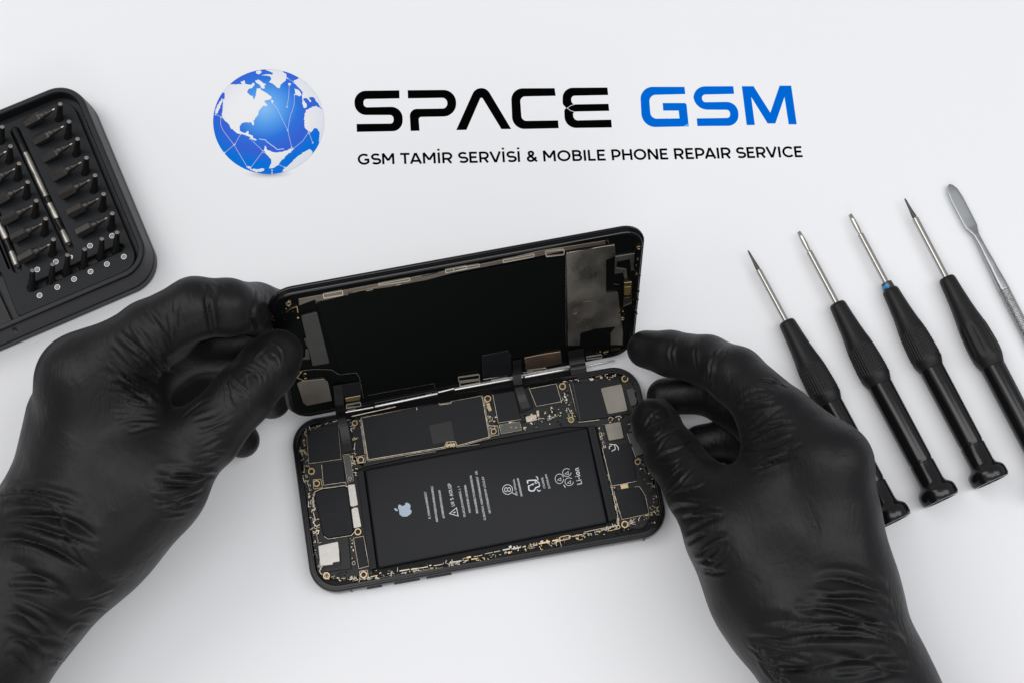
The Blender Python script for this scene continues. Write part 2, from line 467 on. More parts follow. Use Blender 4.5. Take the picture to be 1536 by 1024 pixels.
LINES = [[(560,340),(600,385),(692,575),(725,720)], [(750,270),(745,360),(730,410),(715,440),(692,575)], [(705,190),(700,290),(685,375)], [(75,440),(130,460)], [(122,465),(118,520),(140,575),(232,697),(345,885)], [(290,605),(240,695)], [(232,700),(155,765)], [(370,645),(480,750)], [(500,763),(470,765),(375,895)], [(740,730),(820,665),(870,590)], [(875,600),(905,680)], [(612,865),(665,890)], [(558,915),(558,940)], [(690,130),(745,165)]]
def Gl(p, z): return loc(TABLE, *zG(*p), z)
gm = bpy.data.materials.new('globe_blue_ink'); gm.use_nodes = True
nt = gm.node_tree; bs = nt.nodes['Principled BSDF']; bs.inputs['Roughness'].default_value = .55; bs.inputs['Specular IOR Level'].default_value = 0
tc = nt.nodes.new('ShaderNodeTexCoord'); vd = nt.nodes.new('ShaderNodeVectorMath'); vd.operation = 'DISTANCE'
gcen = at(*zG(*GC), 0)
hl = (at(*zG(500, 385), 0)-gcen)*S
vd.inputs[1].default_value = hl
cr = nt.nodes.new('ShaderNodeValToRGB'); mr = nt.nodes.new('ShaderNodeMapRange')
mr.inputs['From Max'].default_value = .026
e = cr.color_ramp.elements
e[0].position = 0; e[0].color = (.24, .50, .88, 1); e[1].position = 1; e[1].color = (.004, .16, .66, 1)
k = cr.color_ramp.elements.new(.28); k.color = (.10, .34, .80, 1)
k = cr.color_ramp.elements.new(.55); k.color = (.028, .17, .68, 1)
k = cr.color_ramp.elements.new(.78); k.color = (.040, .12, .62, 1)
nt.links.new(tc.outputs['Object'], vd.inputs[0]); nt.links.new(vd.outputs['Value'], mr.inputs['Value']); nt.links.new(mr.outputs['Result'], cr.inputs['Fac']); nt.links.new(cr.outputs['Color'], bs.inputs['Base Color'])
ge = empty('globe_emblem', Matrix.Translation(gcen), label='round blue globe emblem with white land and network lines printed on the table', cat='printed emblem')
mb = MB(); flat(mb, [Gl(p, INK) for p in circle(*GC, GR[0], 96, GR[1])], INK)
oc = mb.build('blue_disc', gm, ge)
mb = MB()
for n, L in enumerate(LAND):
    c = clip_disc(jag(L))
    if len(c) > 2: flat(mb, [Gl(p, INK+.004) for p in c], INK+.004)
lm = mat('land_ink', (.80, .80, .815), .55, spec=.3); nl = lm.node_tree
t1 = nl.nodes.new('ShaderNodeTexCoord'); v1 = nl.nodes.new('ShaderNodeVectorMath'); v1.operation = 'DISTANCE'; v1.inputs[1].default_value = (-.002, .001, 0)
r1 = nl.nodes.new('ShaderNodeValToRGB'); q1 = nl.nodes.new('ShaderNodeMapRange'); q1.inputs['From Max'].default_value = .0255
r1.color_ramp.elements[0].position = .6; r1.color_ramp.elements[0].color = (.81, .81, .825, 1); r1.color_ramp.elements[1].color = (.70, .715, .77, 1)
nl.links.new(t1.outputs['Object'], v1.inputs[0]); nl.links.new(v1.outputs['Value'], q1.inputs['Value']); nl.links.new(q1.outputs['Result'], r1.inputs['Fac']); nl.links.new(r1.outputs['Color'], nl.nodes['Principled BSDF'].inputs['Base Color'])
mb.build('white_land', lm, ge)
mb = MB()
for L in LINES:
    add_stroke(mb, [Gl(p, INK+.009) for p in L], .018, INK+.007, INK+.009)
    for p in (L[0], L[-1]): plate(mb, [Gl(q, INK+.011) for q in circle(*p, 7, 10)], INK+.009, INK+.011)
add_stroke(mb, [Gl(p, INK+.009) for p in [(448,648),(500,655),(512,670),(545,695),(580,718),(600,738),(660,732)]], .035, INK+.007, INK+.009)
mb.build('network_lines', mat('pale_line_ink', (.55, .62, .80), .55), ge)
# globe's drop shadow, drawn as a soft grey ellipse in the printed emblem artwork
sm = bpy.data.materials.new('emblem_shadow_ink'); sm.use_nodes = True
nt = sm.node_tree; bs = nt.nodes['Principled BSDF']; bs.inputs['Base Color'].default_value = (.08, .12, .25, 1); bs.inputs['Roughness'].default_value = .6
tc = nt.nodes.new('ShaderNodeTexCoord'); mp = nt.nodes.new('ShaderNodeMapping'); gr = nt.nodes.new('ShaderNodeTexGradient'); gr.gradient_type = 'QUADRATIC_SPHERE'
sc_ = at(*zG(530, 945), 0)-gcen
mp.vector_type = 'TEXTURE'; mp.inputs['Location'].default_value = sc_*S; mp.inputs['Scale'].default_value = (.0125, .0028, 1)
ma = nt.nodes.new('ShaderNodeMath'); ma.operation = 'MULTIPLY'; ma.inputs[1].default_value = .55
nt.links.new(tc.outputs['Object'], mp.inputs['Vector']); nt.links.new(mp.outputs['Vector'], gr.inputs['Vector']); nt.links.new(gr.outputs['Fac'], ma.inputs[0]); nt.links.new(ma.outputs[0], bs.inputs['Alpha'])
mb = MB(); flat(mb, [Gl(p, .002) for p in circle(530, 945, 270, 40, 50)], .002); mb.build('drop_shadow_print', sm, ge)

# ================================================================== OPENED SMARTPHONE
phone = empty('smartphone', Matrix.Translation((BASE.translation.x, BASE.translation.y, 0)) @ Matrix.Rotation(.173, 4, 'Z'),
              label='opened black smartphone with its screen lifted up and battery and circuit board showing', cat='smartphone')
def loft(mb, spec, X, r=1.15, n=12, closed=(True, True), w=PW, h=PH, smooth=False):
    """spec: (z, inset) loops of the rounded outline, joined in order"""
    vs = []; fs = []; first = None; prev = None
    for z, i in spec:
        L = rrect(w-2*i, h-2*i, max(r-i, .05), n); k = len(vs); m = len(L)
        vs += [(x, y, z) for x, y in L]
        if prev is not None:
            for a in range(m): fs.append((prev+a, prev+(a+1) % m, k+(a+1) % m, k+a))
        else: first = k
        prev = k
    if closed[0]: fs.append(tuple(range(first, first+m))[::-1])
    if closed[1]: fs.append(tuple(range(prev, prev+m)))
    mb.add(vs, fs, smooth, X)

# --- back housing
mb = MB()
loft(mb, [(-.80, .30), (-.77, .15), (-.70, .05), (-.58, .0), (-.42, -.01), (-.26, 0), (-.12, .02), (-.05, .05), (-.02, .09), (-.02, .12), (-.07, .125), (-.07, .15), (-.015, .16), (-.015, .20), (-.10, .21), (-.10, .26), (-.55, .27)], BASE)
hs = weld(mb.build('housing', M['housing'], phone), 30)
for c in range(1):
    mb = MB(); fl = M['cavity']
    plate(mb, rrect(PW-.56, PH-.56, .85, 10), -.545, -.42, 0, X=BASE)
    mb.build('cavity_floor', fl, hs)
# side buttons in the lower long edge
for x0, x1 in ((-2.35, -1.75), (-3.7, -2.75), (-.9, 0.1)):
    pass
def side_button(px0, px1, py0, py1, name='side_button'):
    a = loc(BASE, px0, py0, -.35); b = loc(BASE, px1, py1, -.35)
    mb = MB(); w = abs(b[0]-a[0]); cx = (a[0]+b[0])/2
    Xb = BASE @ Matrix.Translation((cx, -PH/2-.0, -.36)) @ Matrix.Rotation(math.radians(90), 4, 'X')
    plate(mb, rrect(w, .20, .095, 6), -.01, .05, .02, X=Xb)
    return mb.build(name, M['barrel'], hs)
side_button(*z6(390, 0), *z6(465, 0)) if False else None
for (xa, ya), (xb, yb) in (((392, 965), (462, 955)), ((515, 945), (632, 920)), ((660, 915), (775, 893))):
    p, q = z6(xa, ya), z6(xb, yb); side_button(p[0], q[0], p[1], q[1])
antm = mat('antenna_plastic', (.016, .016, .018), .5)
for px, py in ((z6(322, 980)), (z7(797, 780))):
    a = loc(BASE, px, py, -.3); mb = MB()
    plate(mb, [(a[0]-.035, -PH/2-.014), (a[0]+.035, -PH/2-.014), (a[0]+.035, -PH/2+.05), (a[0]-.035, -PH/2+.05)], -.68, -.05, X=BASE)
    mb.build('antenna_band', antm, hs)

# --- logic board layer
board = None
mb = MB()
for q in ([z6(350, 170), z7(215, 110), z7(470, 75), z7(760, 90), z7(770, 330), z7(870, 640), z7(800, 760), z7(680, 760), z7(590, 300), z7(440, 300), z7(100, 360), z6(380, 420), z6(330, 400)],
          [z6(100, 260), z6(200, 220), z6(350, 200), z6(380, 420), z6(345, 440), z6(420, 905), z6(250, 930), z6(170, 900), z6(110, 500)]):
    plate(mb, [loc(BASE, x, y, -.3) for x, y in q], -.42, -.30, .01, X=BASE)
board = mb.build('logic_board', M['board'], phone)

def part_plate(name, pts, f, h0, h1, m, parent, r=.03, b=.012, X=BASE, **k):
    mb = MB(); poly = rounded(P(X, h1, pts, f), r, 4)
    plate(mb, poly, h0, h1, b, X=X)
    return mb.build(name, m, parent, **k)
def outline(pts, f, h, w, m, parent, name='shield_rim', closed=True, X=BASE, r=.03, hh=.02):
    mb = MB(); poly = P(X, h, pts, f)
    if closed: poly = rounded(poly, r, 3)
    add_stroke(mb, poly, w*.78, h-hh, h, X=X, closed=closed)
    return mb.build(name, m, parent)

screw_mesh = None
def screw(pt, f, h, r=.12, parent=None, X=BASE, m0='brass'):
    global screw_mesh
    c = loc(X, *f(*pt), h); mb = MB()
    Xs = X @ Matrix.Translation((c[0], c[1], 0))
    plate(mb, circle(0, 0, r, 20), h-.10, h, .012, holes=[circle(0, 0, r*.58, 16)], X=Xs)
    mb.cur = 1
    plate(mb, circle(0, 0, r*.52, 16), h-.10, h-.015, .015, X=Xs)
    mb.cur = 2
    a0 = random.random()*3
    for k in range(3):
        t = a0+k*math.pi/3*1.0
        d = (math.cos(t)*r*.36, math.sin(t)*r*.36)
        add_stroke(mb, [(-d[0], -d[1]), d], r*.16, h-.02, h-.009+.0005*k, X=Xs)
    return mb.build('screw', [M[m0], M['bit'] if random.random() < .6 else M['gold'], M['cavity']], parent)

def poly_rect(cx, cy, w, hh, a):
    c, s = math.cos(a), math.sin(a)
    return [(cx+c*x-s*y, cy+s*x+c*y) for x, y in ((-w/2, -hh/2), (w/2, -hh/2), (w/2, hh/2), (-w/2, hh/2))]
def inside(p, poly):
    r = False
    for i in range(len(poly)):
        a, b = poly[i-1], poly[i]
        if (a[1] > p[1]) != (b[1] > p[1]) and p[0] < (b[0]-a[0])*(p[1]-a[1])/(b[1]-a[1])+a[0]: r = not r
    return r
def clutter(name, regions, n, h, parent, X=BASE, smin=.03, smax=.11, seed=1, mats=('brass', 'silver', 'darksteel', 'cavity', 'gold', 'bit'), kind='stuff', ang0=0.0):
    rr = random.Random(seed); mb = MB()
    for pts, f in regions:
        poly = P(X, h, pts, f)
        xs = [p[0] for p in poly]; ys = [p[1] for p in poly]
        for i in range(n):
            for _ in range(20):
                p = (rr.uniform(min(xs), max(xs)), rr.uniform(min(ys), max(ys)))
                if inside(p, poly): break
            else: continue
            mb.cur = rr.randrange(len(mats)); a = ang0+rr.choice((0, 0, math.pi/2))+rr.uniform(-.15, .15)
            w = rr.uniform(smin, smax); w2 = w*rr.uniform(.35, .9)
            plate(mb, poly_rect(p[0], p[1], w, w2, a), h-.12, h+rr.uniform(-.03, .015), .006, X=X)
    return mb.build(name, [M[m] for m in mats], parent, kind=kind)
def dashes(name, a, b, f, h, parent, X=BASE, n=30, off=.03, w=.04, seed=2, m=('gold', 'silver', 'brass'), lmin=.08, lmax=.5, fill=.75):
    """a broken line of little solder pads and shield edges"""
    rr = random.Random(seed); A = Vector(loc(X, *f[0](*a), h)); B = Vector(loc(X, *f[-1](*b), h)); L = (B-A).length; d = (B-A)/L; nrm = Vector((-d.y, d.x))
    mb = MB(); s = 0
    while s < L:
        l = rr.uniform(lmin, lmax)
        if rr.random() < fill:
            mb.cur = rr.randrange(len(m)); o = rr.uniform(-off, off); ww = w*rr.uniform(.4, 1.3); c = A+d*(s+l/2)+nrm*o
            hz = h+rr.uniform(-.03, .0)
            if rr.random() < .25:
                add_stroke(mb, rrect(l, ww*2, ww, 3), ww*.35, hz-.03, hz, X=X @ Matrix.Translation((c.x, c.y, 0)) @ Matrix.Rotation(math.atan2(d.y, d.x), 4, 'Z'), closed=True)
            else:
                plate(mb, poly_rect(c.x, c.y, l, ww, math.atan2(d.y, d.x)), hz-.04, hz, .006, X=X)
        s += l+rr.uniform(.01, .12)
    return mb.build(name, [M[q] for q in m], parent)

HS = -.14       # height of the shield tops
# left modules
a = part_plate('camera_module', [(118,245),(262,230),(276,385),(130,405)], z6, -.42, HS, M['tape'], phone, .05)
outline([(262,232),(276,386),(130,406),(118,246)], z6, HS-.01, .018, M['gold'], a, 'bracket_rim', closed=False)
a = part_plate('shield', [(188,410),(286,398),(294,488),(196,502)], z6, -.30, HS-.03, M['tape'], board)
outline([(188,410),(196,503),(294,489),(300,500)], z6, HS-.025, .022, M['gold'], board, 'shield_rim', closed=False)
vm = part_plate('vibration_motor', [(158,538),(190,522),(292,508),(306,520),(332,712),(322,726),(218,742),(195,728),(178,655),(160,580)], z6, -.42, HS+.02, M['tape'], phone, .07, .03)
outline([(156,620),(150,545),(158,532),(190,518),(240,512),(290,504),(306,510)], z6, HS-.03, .035, M['gold'], vm, 'bracket_rim', closed=False)
outline([(200,735),(218,746),(322,730),(335,716)], z6, HS-.03, .02, M['gold'], vm, 'bracket_rim', closed=False)
mb = MB()
for s in ([(215,640),(225,655),(240,648),(262,640)], [(228,672),(236,660),(246,668),(255,655)], [(225,690),(240,683),(258,690)], [(240,600),(236,640)], [(195,590),(230,600),(250,625)]):
    add_stroke(mb, P(BASE, HS+.022, s, z6), .012, HS+.01, HS+.024, X=BASE)
mb.build('tape_crease', M['cavity'], vm)
part_plate('sticker', [(172,777),(228,764),(262,757),(267,795),(270,848),(240,852),(238,862),(182,868)], z6, -.30, HS+.02, M['silver'], board, .03)
part_plate('silver_tab', [(305,501),(338,497),(353,592),(330,600),(318,598)], z6, -.30, HS+.01, M['silver'], board, .05)
part_plate('silver_tab', [(322,612),(333,604),(352,602),(368,690),(333,698)], z6, -.30, HS+.01, M['silver'], board, .05)
a = part_plate('shield', [(334,742),(376,735),(398,866),(356,876)], z6, -.30, HS-.02, M['tape'], board)
outline([(332,742),(378,733),(402,868),(356,880)], z6, HS-.03, .016, M['gold'], board)
part_plate('flex_board', [(240,745),(308,735),(322,880),(205,895),(198,878),(276,862),(272,800)], z6, -.30, HS-.05, M['board'], board)
part_plate('shield', [(320,240),(365,233),(382,360),(345,372)], z6, -.30, HS-.02, M['glossblack'], board)
outline([(365,235),(384,362)], z6, HS-.015, .02, M['gold'], board, closed=False)
for p in ((122,268), (142,440), (165,495), (338,222), (365,388), (352,713), (210,912), (378,907)):
    screw(p, z6, HS, .15 if p[0] not in (122, 338) else .13, board)
for p in ((316,473), (333,855)): screw(p, z6, HS+.03, .08, board, m0='silver')
outline([(150,478),(185,476),(192,515),(152,520)], z6, HS-.02, .025, M['brass'], board)
outline([(360,892),(395,886),(400,925),(362,928)], z6, HS-.02, .02, M['gold'], board)
outline([(345,375),(382,368),(386,400),(350,405)], z6, HS-.02, .02, M['gold'], board)
# long logic shield
LS = [z6(368,199), z6(715,130), z6(722,140), z6(770,134), z6(778,124), z7(66,160), z7(72,175), z7(102,345), z6(800,325), z6(793,305), z6(752,308), z6(744,330), z6(398,388)]
mb = MB(); poly = rounded([loc(BASE, *p, HS) for p in LS], .04, 3); plate(mb, poly, -.30, HS, .015, X=BASE)
ls = mb.build('shield', M['tape'], board, label='long black taped shield beside the battery')
mb = MB(); add_stroke(mb, poly, .03, HS-.03, HS-.004, X=BASE, closed=True); add_stroke(mb, offset(ccw(poly), -.05), .014, HS-.05, HS-.03, X=BASE, closed=True)
mb.build('shield_rim', M['gold'], board)
part_plate('tape_patch', [(672,234),(774,212),(790,300),(692,318)], z6, HS-.01, HS+.006, mat('glossy_tape', (.012, .011, .011), .34, spec=.35), board, .01, .003)
part_plate('battery_connector', [(748,318),(790,310),(794,328),(752,334)], z6, -.30, HS+.01, M['brass'], board, .01)
clutter('small_components', [([(748,312),(796,304),(800,330),(750,336)], z6)], 9, HS+.03, board, smin=.03, smax=.08, seed=5)
# right half of the board
part_plate('shield', [(120,155),(215,138),(245,265),(143,280)], z7, -.30, HS, M['tape'], board)
outline([(118,154),(143,282),(246,266)], z7, HS-.01, .022, M['gold'], board, closed=False)
part_plate('metal_bracket', [(148,290),(240,276),(248,315),(155,332)], z7, -.30, HS-.01, M['darksteel'], board)
outline([(148,290),(240,276),(248,315),(155,332)], z7, HS-.005, .014, M['gold'], board)
part_plate('shield', [(287,130),(404,108),(425,183),(315,203)], z7, -.30, HS, M['tape'], board)
outline([(283,128),(405,105),(428,186),(315,207)], z7, HS-.005, .024, M['gold'], board)
part_plate('connector', [(265,254),(290,245),(315,243),(318,270),(270,280)], z7, -.30, HS+.02, M['gold'], board, .03)
part_plate('connector', [(313,226),(327,223),(330,252),(318,255)], z7, -.30, HS+.01, M['gold'], board, .02)
part_plate('shield', [(465,106),(692,82),(737,240),(505,276)], z7, -.42, HS, M['tape'], board, .05, label='black shield under the large metal plate')
outline([(464,106),(508,279),(600,268)], z7, HS-.005, .026, M['gold'], board, closed=False)
outline([(480,104),(514,270)], z7, HS+.003, .008, M['steel'], board, 'seam', closed=False)
part_plate('metal_plate', [(604,125),(700,105),(728,226),(638,243)], z7, HS-.01, HS+.03, M['steel'], board, .09)
part_plate('camera_lens_cover', [(720,132),(752,122),(770,185),(765,200),(742,208)], z7, -.42, HS-.02, mat('clear_grey', (.07, .07, .07), .25, .5), board, .06)
part_plate('metal_plate', [(622,288),(695,275),(711,350),(642,363)], z7, -.30, HS+.02, M['steel'], board, .05)
part_plate('loudspeaker', [(617,397),(745,372),(766,543),(655,564)], z7, -.42, HS, M['tape'], phone, .04)
outline([(612,392),(655,567),(768,545)], z7, HS-.005, .022, M['gold'], board, closed=False)
part_plate('metal_bracket', [(727,330),(750,323),(802,420),(766,434)], z7, -.42, HS-.02, M['darksteel'], board)
outline([(725,330),(764,437)], z7, HS-.01, .02, M['silver'], board, closed=False)
part_plate('taptic_cover', [(668,592),(780,572),(822,690),(704,714)], z7, -.42, HS, M['tape'], phone, .05)
outline([(760,572),(780,568),(808,610),(824,692),(702,718),(690,680),(665,592)], z7, HS-.01, .018, M['gold'], board, closed=False)
outline([(655,575),(685,712),(688,742),(530,775)], z7, HS-.02, .025, M['gold'], board, closed=False)
part_plate('brass_tab', [(692,560),(728,553),(733,575),(698,582)], z7, -.30, HS+.02, M['brass'], board)
part_plate('flex_board', [(780,500),(815,500),(850,595),(822,602)], z7, -.42, HS-.08, M['board'], board)
mb = MB()
for s in ([(645,378),(668,380),(672,400),(655,410)], [(645,400),(645,388),(655,385)], [(672,378),(685,392),(686,405)]):
    add_stroke(mb, P(BASE, HS+.02, s, z7), .035, HS-.1, HS+.02, X=BASE)
mb.build('connector', M['silver'], board)
for p in ((95,172), (122,320), (433,117), (472,268), (715,82), (773,457), (715,740), (872,670)):
    screw(p, z7, HS, .155 if p[0] in (95, 433, 715) else .135, board)
part_plate('brass_tab', [(86,195),(104,190),(115,225),(100,232)], z7, -.30, HS-.02, M['brass'], board, .02)
outline([(108,300),(140,293),(146,335),(112,342)], z7, HS-.02, .02, M['gold'], board)
clutter('small_components', [([(340,210),(425,195),(440,255),(350,275)], z7), ([(425,135),(460,130),(485,255),(455,262)], z7)], 26, HS, board, seed=3, smin=.03, smax=.10)
clutter('small_components', [([(250,270),(320,285),(440,265),(440,290),(260,315)], z7), ([(78,200),(135,190),(140,300),(110,300)], z7), ([(590,275),(720,240),(730,275),(615,290)], z7)], 12, HS-.05, board, seed=4, smin=.03, smax=.12, mats=('cavity', 'brass', 'silver', 'darksteel', 'cavity'))
clutter('small_components', [([(770,440),(800,450),(880,640),(845,690),(800,560)], z7), ([(640,500),(660,560),(680,600),(670,560)], z7), ([(700,715),(830,700),(820,745),(720,760)], z7)], 14, HS-.06, board, seed=6, smin=.02, smax=.08, mats=('cavity', 'brass', 'silver', 'cavity', 'darksteel'))
clutter('small_components', [([(120,520),(150,520),(185,735),(160,730)], z6), ([(305,740),(330,740),(342,850),(318,850)], z6), ([(95,270),(118,262),(125,340),(105,345)], z6)], 12, HS-.05, board, seed=7, smin=.03, smax=.10, mats=('cavity', 'brass', 'silver', 'cavity', 'gold'))
clutter('small_components', [([(185,880),(330,890),(345,920),(230,945)], z6), ([(160,240),(320,190),(330,215),(170,235)], z6), ([(290,365),(345,380),(350,440),(320,490)], z6)], 16, HS-.07, board, seed=8, smin=.02, smax=.09, mats=('cavity', 'brass', 'cavity', 'cavity', 'darksteel'))
mb = MB()
for s in ([(150,600),(148,560),(160,540)], [(150,625),(160,660),(150,672),(165,690),(180,680)], [(165,705),(160,718),(172,722),(176,708),(165,705)], [(130,575),(128,600),(140,600)]):
    add_stroke(mb, P(BASE, HS-.03, s, z6), .03, HS-.12, HS-.03, X=BASE)
for s in ([(640,262),(650,255),(662,262),(655,272)], [(672,256),(690,250),(700,258)], [(728,290),(742,285),(745,312),(735,318)], [(760,455),(775,440),(790,450)], [(838,655),(855,665),(880,655),(885,672)]):
    add_stroke(mb, P(BASE, HS-.03, s, z7), .025, HS-.12, HS-.03, X=BASE)
mb.build('wire_loops', M['gold'], board, kind='stuff')
dashes('contact_row', (410,915), (900,830), (z6,), HS+.02, board, n=30, off=.03, w=.055, seed=12, fill=.8)
dashes('contact_row', (0,893), (640,762), (z7,), HS+.0, board, off=.04, w=.06, seed=13, fill=.8)
dashes('contact_row', (420,925), (895,845), (z6,), HS-.05, board, off=.02, w=.02, seed=14, fill=.4, lmax=.9)
dashes('contact_row', (640,760), (700,745), (z7,), HS-.02, board, off=.03, w=.05, seed=15)
dashes('contact_row', (300,182), (900,85), (z6,), HS+.03, board, off=.015, w=.05, seed=16, lmin=.3, lmax=1.4, m=('gold', 'gold', 'silver'))
dashes('contact_row', (0,148), (235,118), (z7,), HS+.03, board, off=.01, w=.05, seed=17, lmin=.3, lmax=1.0, m=('gold', 'gold'))
dashes('contact_row', (260,102), (425,85), (z7,), HS+.03, board, off=.02, w=.07, seed=18, lmin=.2, lmax=.6, m=('gold', 'steel'))
dashes('contact_row', (395,400), (742,345), (z6,), HS-.06, board, off=.01, w=.022, seed=19, lmin=.5, lmax=2, m=('gold',))
dashes('contact_row', (800,330), (900,318), (z6,), HS-.06, board, off=.01, w=.022, seed=20, lmin=.3, lmax=1, m=('gold',))
dashes('contact_row', (598,300), (655,565), (z7,), HS-.05, board, off=.01, w=.03, seed=21, lmin=.1, lmax=.5, m=('silver', 'gold'))
dashes('contact_row', (665,590), (700,735), (z7,), HS-.05, board, off=.02, w=.03, seed=22, lmin=.1, lmax=.4, m=('silver', 'gold'), fill=.5)
dashes('inner_frame_marks', (85,290), (180,880), (z6,), -.12, board, off=.03, w=.025, seed=23, lmin=.04, lmax=.16, m=('bit', 'cavity', 'steel'), fill=.45)

clutter('small_components', [([(250,905),(420,890),(900,825),(900,845),(420,925),(260,950)], z6), ([(0,880),(560,770),(565,795),(0,912)], z7)], 45, HS-.08, board, seed=51, smin=.02, smax=.12, mats=('cavity', 'gold', 'silver', 'cavity', 'darksteel', 'brass'), ang0=.17)
clutter('small_components', [([(560,770),(690,745),(840,700),(900,640),(900,690),(840,760),(560,800)], z7), ([(740,90),(790,120),(800,200),(770,200)], z7), ([(95,300),(115,300),(190,880),(160,880)], z6)], 30, HS-.08, board, seed=52, smin=.02, smax=.10, mats=('cavity', 'gold', 'silver', 'cavity', 'darksteel', 'brass'))
clutter('small_components', [([(120,275),(285,230),(320,215),(310,240),(250,285),(150,292)], z7), ([(470,85),(740,60),(745,80),(470,105)], z7), ([(300,195),(360,185),(365,235),(330,240)], z6)], 16, HS-.06, board, seed=53, smin=.03, smax=.14, mats=('cavity', 'brass', 'silver', 'cavity', 'darksteel'))
def specks(name, path, n, h, seed, spread=.09):
    """irregular bright solder edges and foil scraps strung along a pixel path"""
    rr = random.Random(seed); mb = MB(); pts = [Vector(loc(BASE, *p, h)) for p in path]
    seg = [(b-a).length for a, b in zip(pts, pts[1:])]
    for i in range(n):
        s_ = rr.random()*sum(seg)
        for L, a, b in zip(seg, pts, pts[1:]):
            if s_ <= L: break
            s_ -= L
        d = (b-a).normalized(); nr = Vector((-d.y, d.x)); c = a+d*s_+nr*rr.uniform(-spread, spread)
        mb.cur = rr.choice((0, 0, 1, 2)); q = [c]
        for _ in range(rr.randint(1, 4)):
            t = rr.choice((0, 0, math.pi/2, -math.pi/2))+math.atan2(d.y, d.x)+rr.uniform(-.4, .4); q.append(q[-1]+Vector((math.cos(t), math.sin(t)))*rr.uniform(.03, .11))
        add_stroke(mb, [tuple(v) for v in q], rr.uniform(.010, .026), h-.03, h+rr.uniform(-.01, .01), X=BASE)
    return mb.build(name, [M['gold'], M['silver'], M['brass']], board, kind='stuff')
specks('solder_traces', [z6(100,300), z6(112,430), z6(140,560), z6(165,720), z6(180,860), z6(215,920)], 70, HS-.03, 61)
specks('solder_traces', [z6(225,925), z6(420,918), z6(900,838), z7(300,840), z7(640,765)], 110, HS-.02, 62, .05)
specks('solder_traces', [z7(650,760), z7(830,705), z7(885,640), z7(850,560), z7(790,440)], 60, HS-.03, 63, .12)
specks('solder_traces', [z6(130,255), z6(230,215), z6(330,190), z6(700,125), z7(200,120), z7(420,92), z7(700,70)], 90, HS-.0, 64, .05)
specks('solder_traces', [z7(430,140), z7(470,250), z7(350,260), z7(260,300), z7(100,300), z7(90,180)], 60, HS-.01, 65, .08)
specks('solder_traces', [z6(320,215), z6(340,300), z6(330,400), z6(325,480)], 26, HS-.02, 66, .05)
specks('solder_traces', [z7(600,300), z7(650,560), z7(690,740)], 40, HS-.04, 67, .05)
# --- battery
bt = [z6(380,430), z7(545,300), z7(640,733), z6(441,880)]
HB = -.06
def plate_b(mb, poly, X):
    spec = [(-.42, 0), (HB-.10, 0), (HB-.045, .015), (HB-.015, .045), (HB, .10)]
    vs = []; fs = []; m = len(poly); poly = ccw(poly)
    for j, (z, i) in enumerate(spec):
        L = offset(poly, i) if i else poly; vs += [(x, y, z) for x, y in L]
        if j:
            for q in range(m): fs.append(((j-1)*m+q, (j-1)*m+(q+1) % m, j*m+(q+1) % m, j*m+q))
    fs.append(tuple(range((len(spec)-1)*m, len(spec)*m))); mb.add(vs, fs, True, X)
mb = MB(); plate_b(mb, rounded([loc(BASE, *p, HB) for p in bt], .14, 5), BASE)
bat = weld(mb.build('battery', M['battery'], phone), 60)
part_plate('adhesive_strip', [(546,298),(578,292),(682,712),(642,730)], z7, -.42, HB-.03, M['tape'], bat, .03, .02)
outline([(566,310),(662,722)], z7, HB-.018, .02, M['cavity'], bat, 'strip_edge', closed=False)
part_plate('adhesive_strip', [(345,440),(378,432),(438,878),(404,888)], z6, -.42, HB-.06, M['tape'], bat, .03, .02)
zb1 = zz(580, 680, 8.531); zb2 = zz(740, 680, 8.531)
BI = HB+.0025
mb = MB()
rr = random.Random(5)
def micro(f, a, b, hgt, n, side=1):
    """one line of tiny printing from a to b, characters hgt tall to its left"""
    p0, p1 = Vector(f(*a)), Vector(f(*b)); d = (p1-p0); L = d.length; d.normalize(); nrm = Vector((d.y, -d.x))*side
    s = ''.join(rr.choice('EHRMSAOBTPNLICVG ') for _ in range(n))
    o = p0 + (-nrm)*hgt/8.531*.5
    word(mb, s, o, (d.x, d.y), (nrm.x, nrm.y), L, hgt/8.531, BI-.001, BI, X=BASE, conv=lambda p: loc(BASE, p[0], p[1], BI), weight=.14)
for a, b, n in (((552,832),(492,485),19), ((645,870),(578,412),25), ((730,822),(672,465),19), ((1000,808),(922,410),21), ((1065,755),(1003,397),19), ((1160,757),(1073,275),25), ((1258,845),(1142,215),33), ((1322,757),(1228,292),25)):
    micro(zb1, a, b, 28, n, 1)
micro(zb1, (850,668), (800,380), 44, 10, 1)
for a, b, n in (((300,530),(260,325),12), ((362,540),(312,312),14), ((655,440),(622,298),8), ((718,440),(672,262),10)): micro(zb2, a, b, 25, n, 1)
# warning triangle
add_stroke(mb, [loc(BASE, *zb1(*p), BI) for p in [(805,762),(893,688),(916,795)]], .028, BI-.001, BI, X=BASE, closed=True)
add_stroke(mb, [loc(BASE, *zb1(*p), BI) for p in [(850,755),(882,742)]], .035, BI-.001, BI, X=BASE)
# figure eight in a ring with a tail
add_stroke(mb, [loc(BASE, *zb2(*p), BI) for p in circle(182, 455, 64, 28, 62)], .024, BI-.001, BI, X=BASE, closed=True)
for c in ((162, 457), (202, 455)): add_stroke(mb, [loc(BASE, *zb2(*p), BI) for p in circle(*c, 19, 16, 26)], .026, BI-.001, BI, X=BASE, closed=True)
add_stroke(mb, [loc(BASE, *zb2(*p), BI) for p in [(232,485),(262,510),(290,515)]], .024, BI-.001, BI, X=BASE)
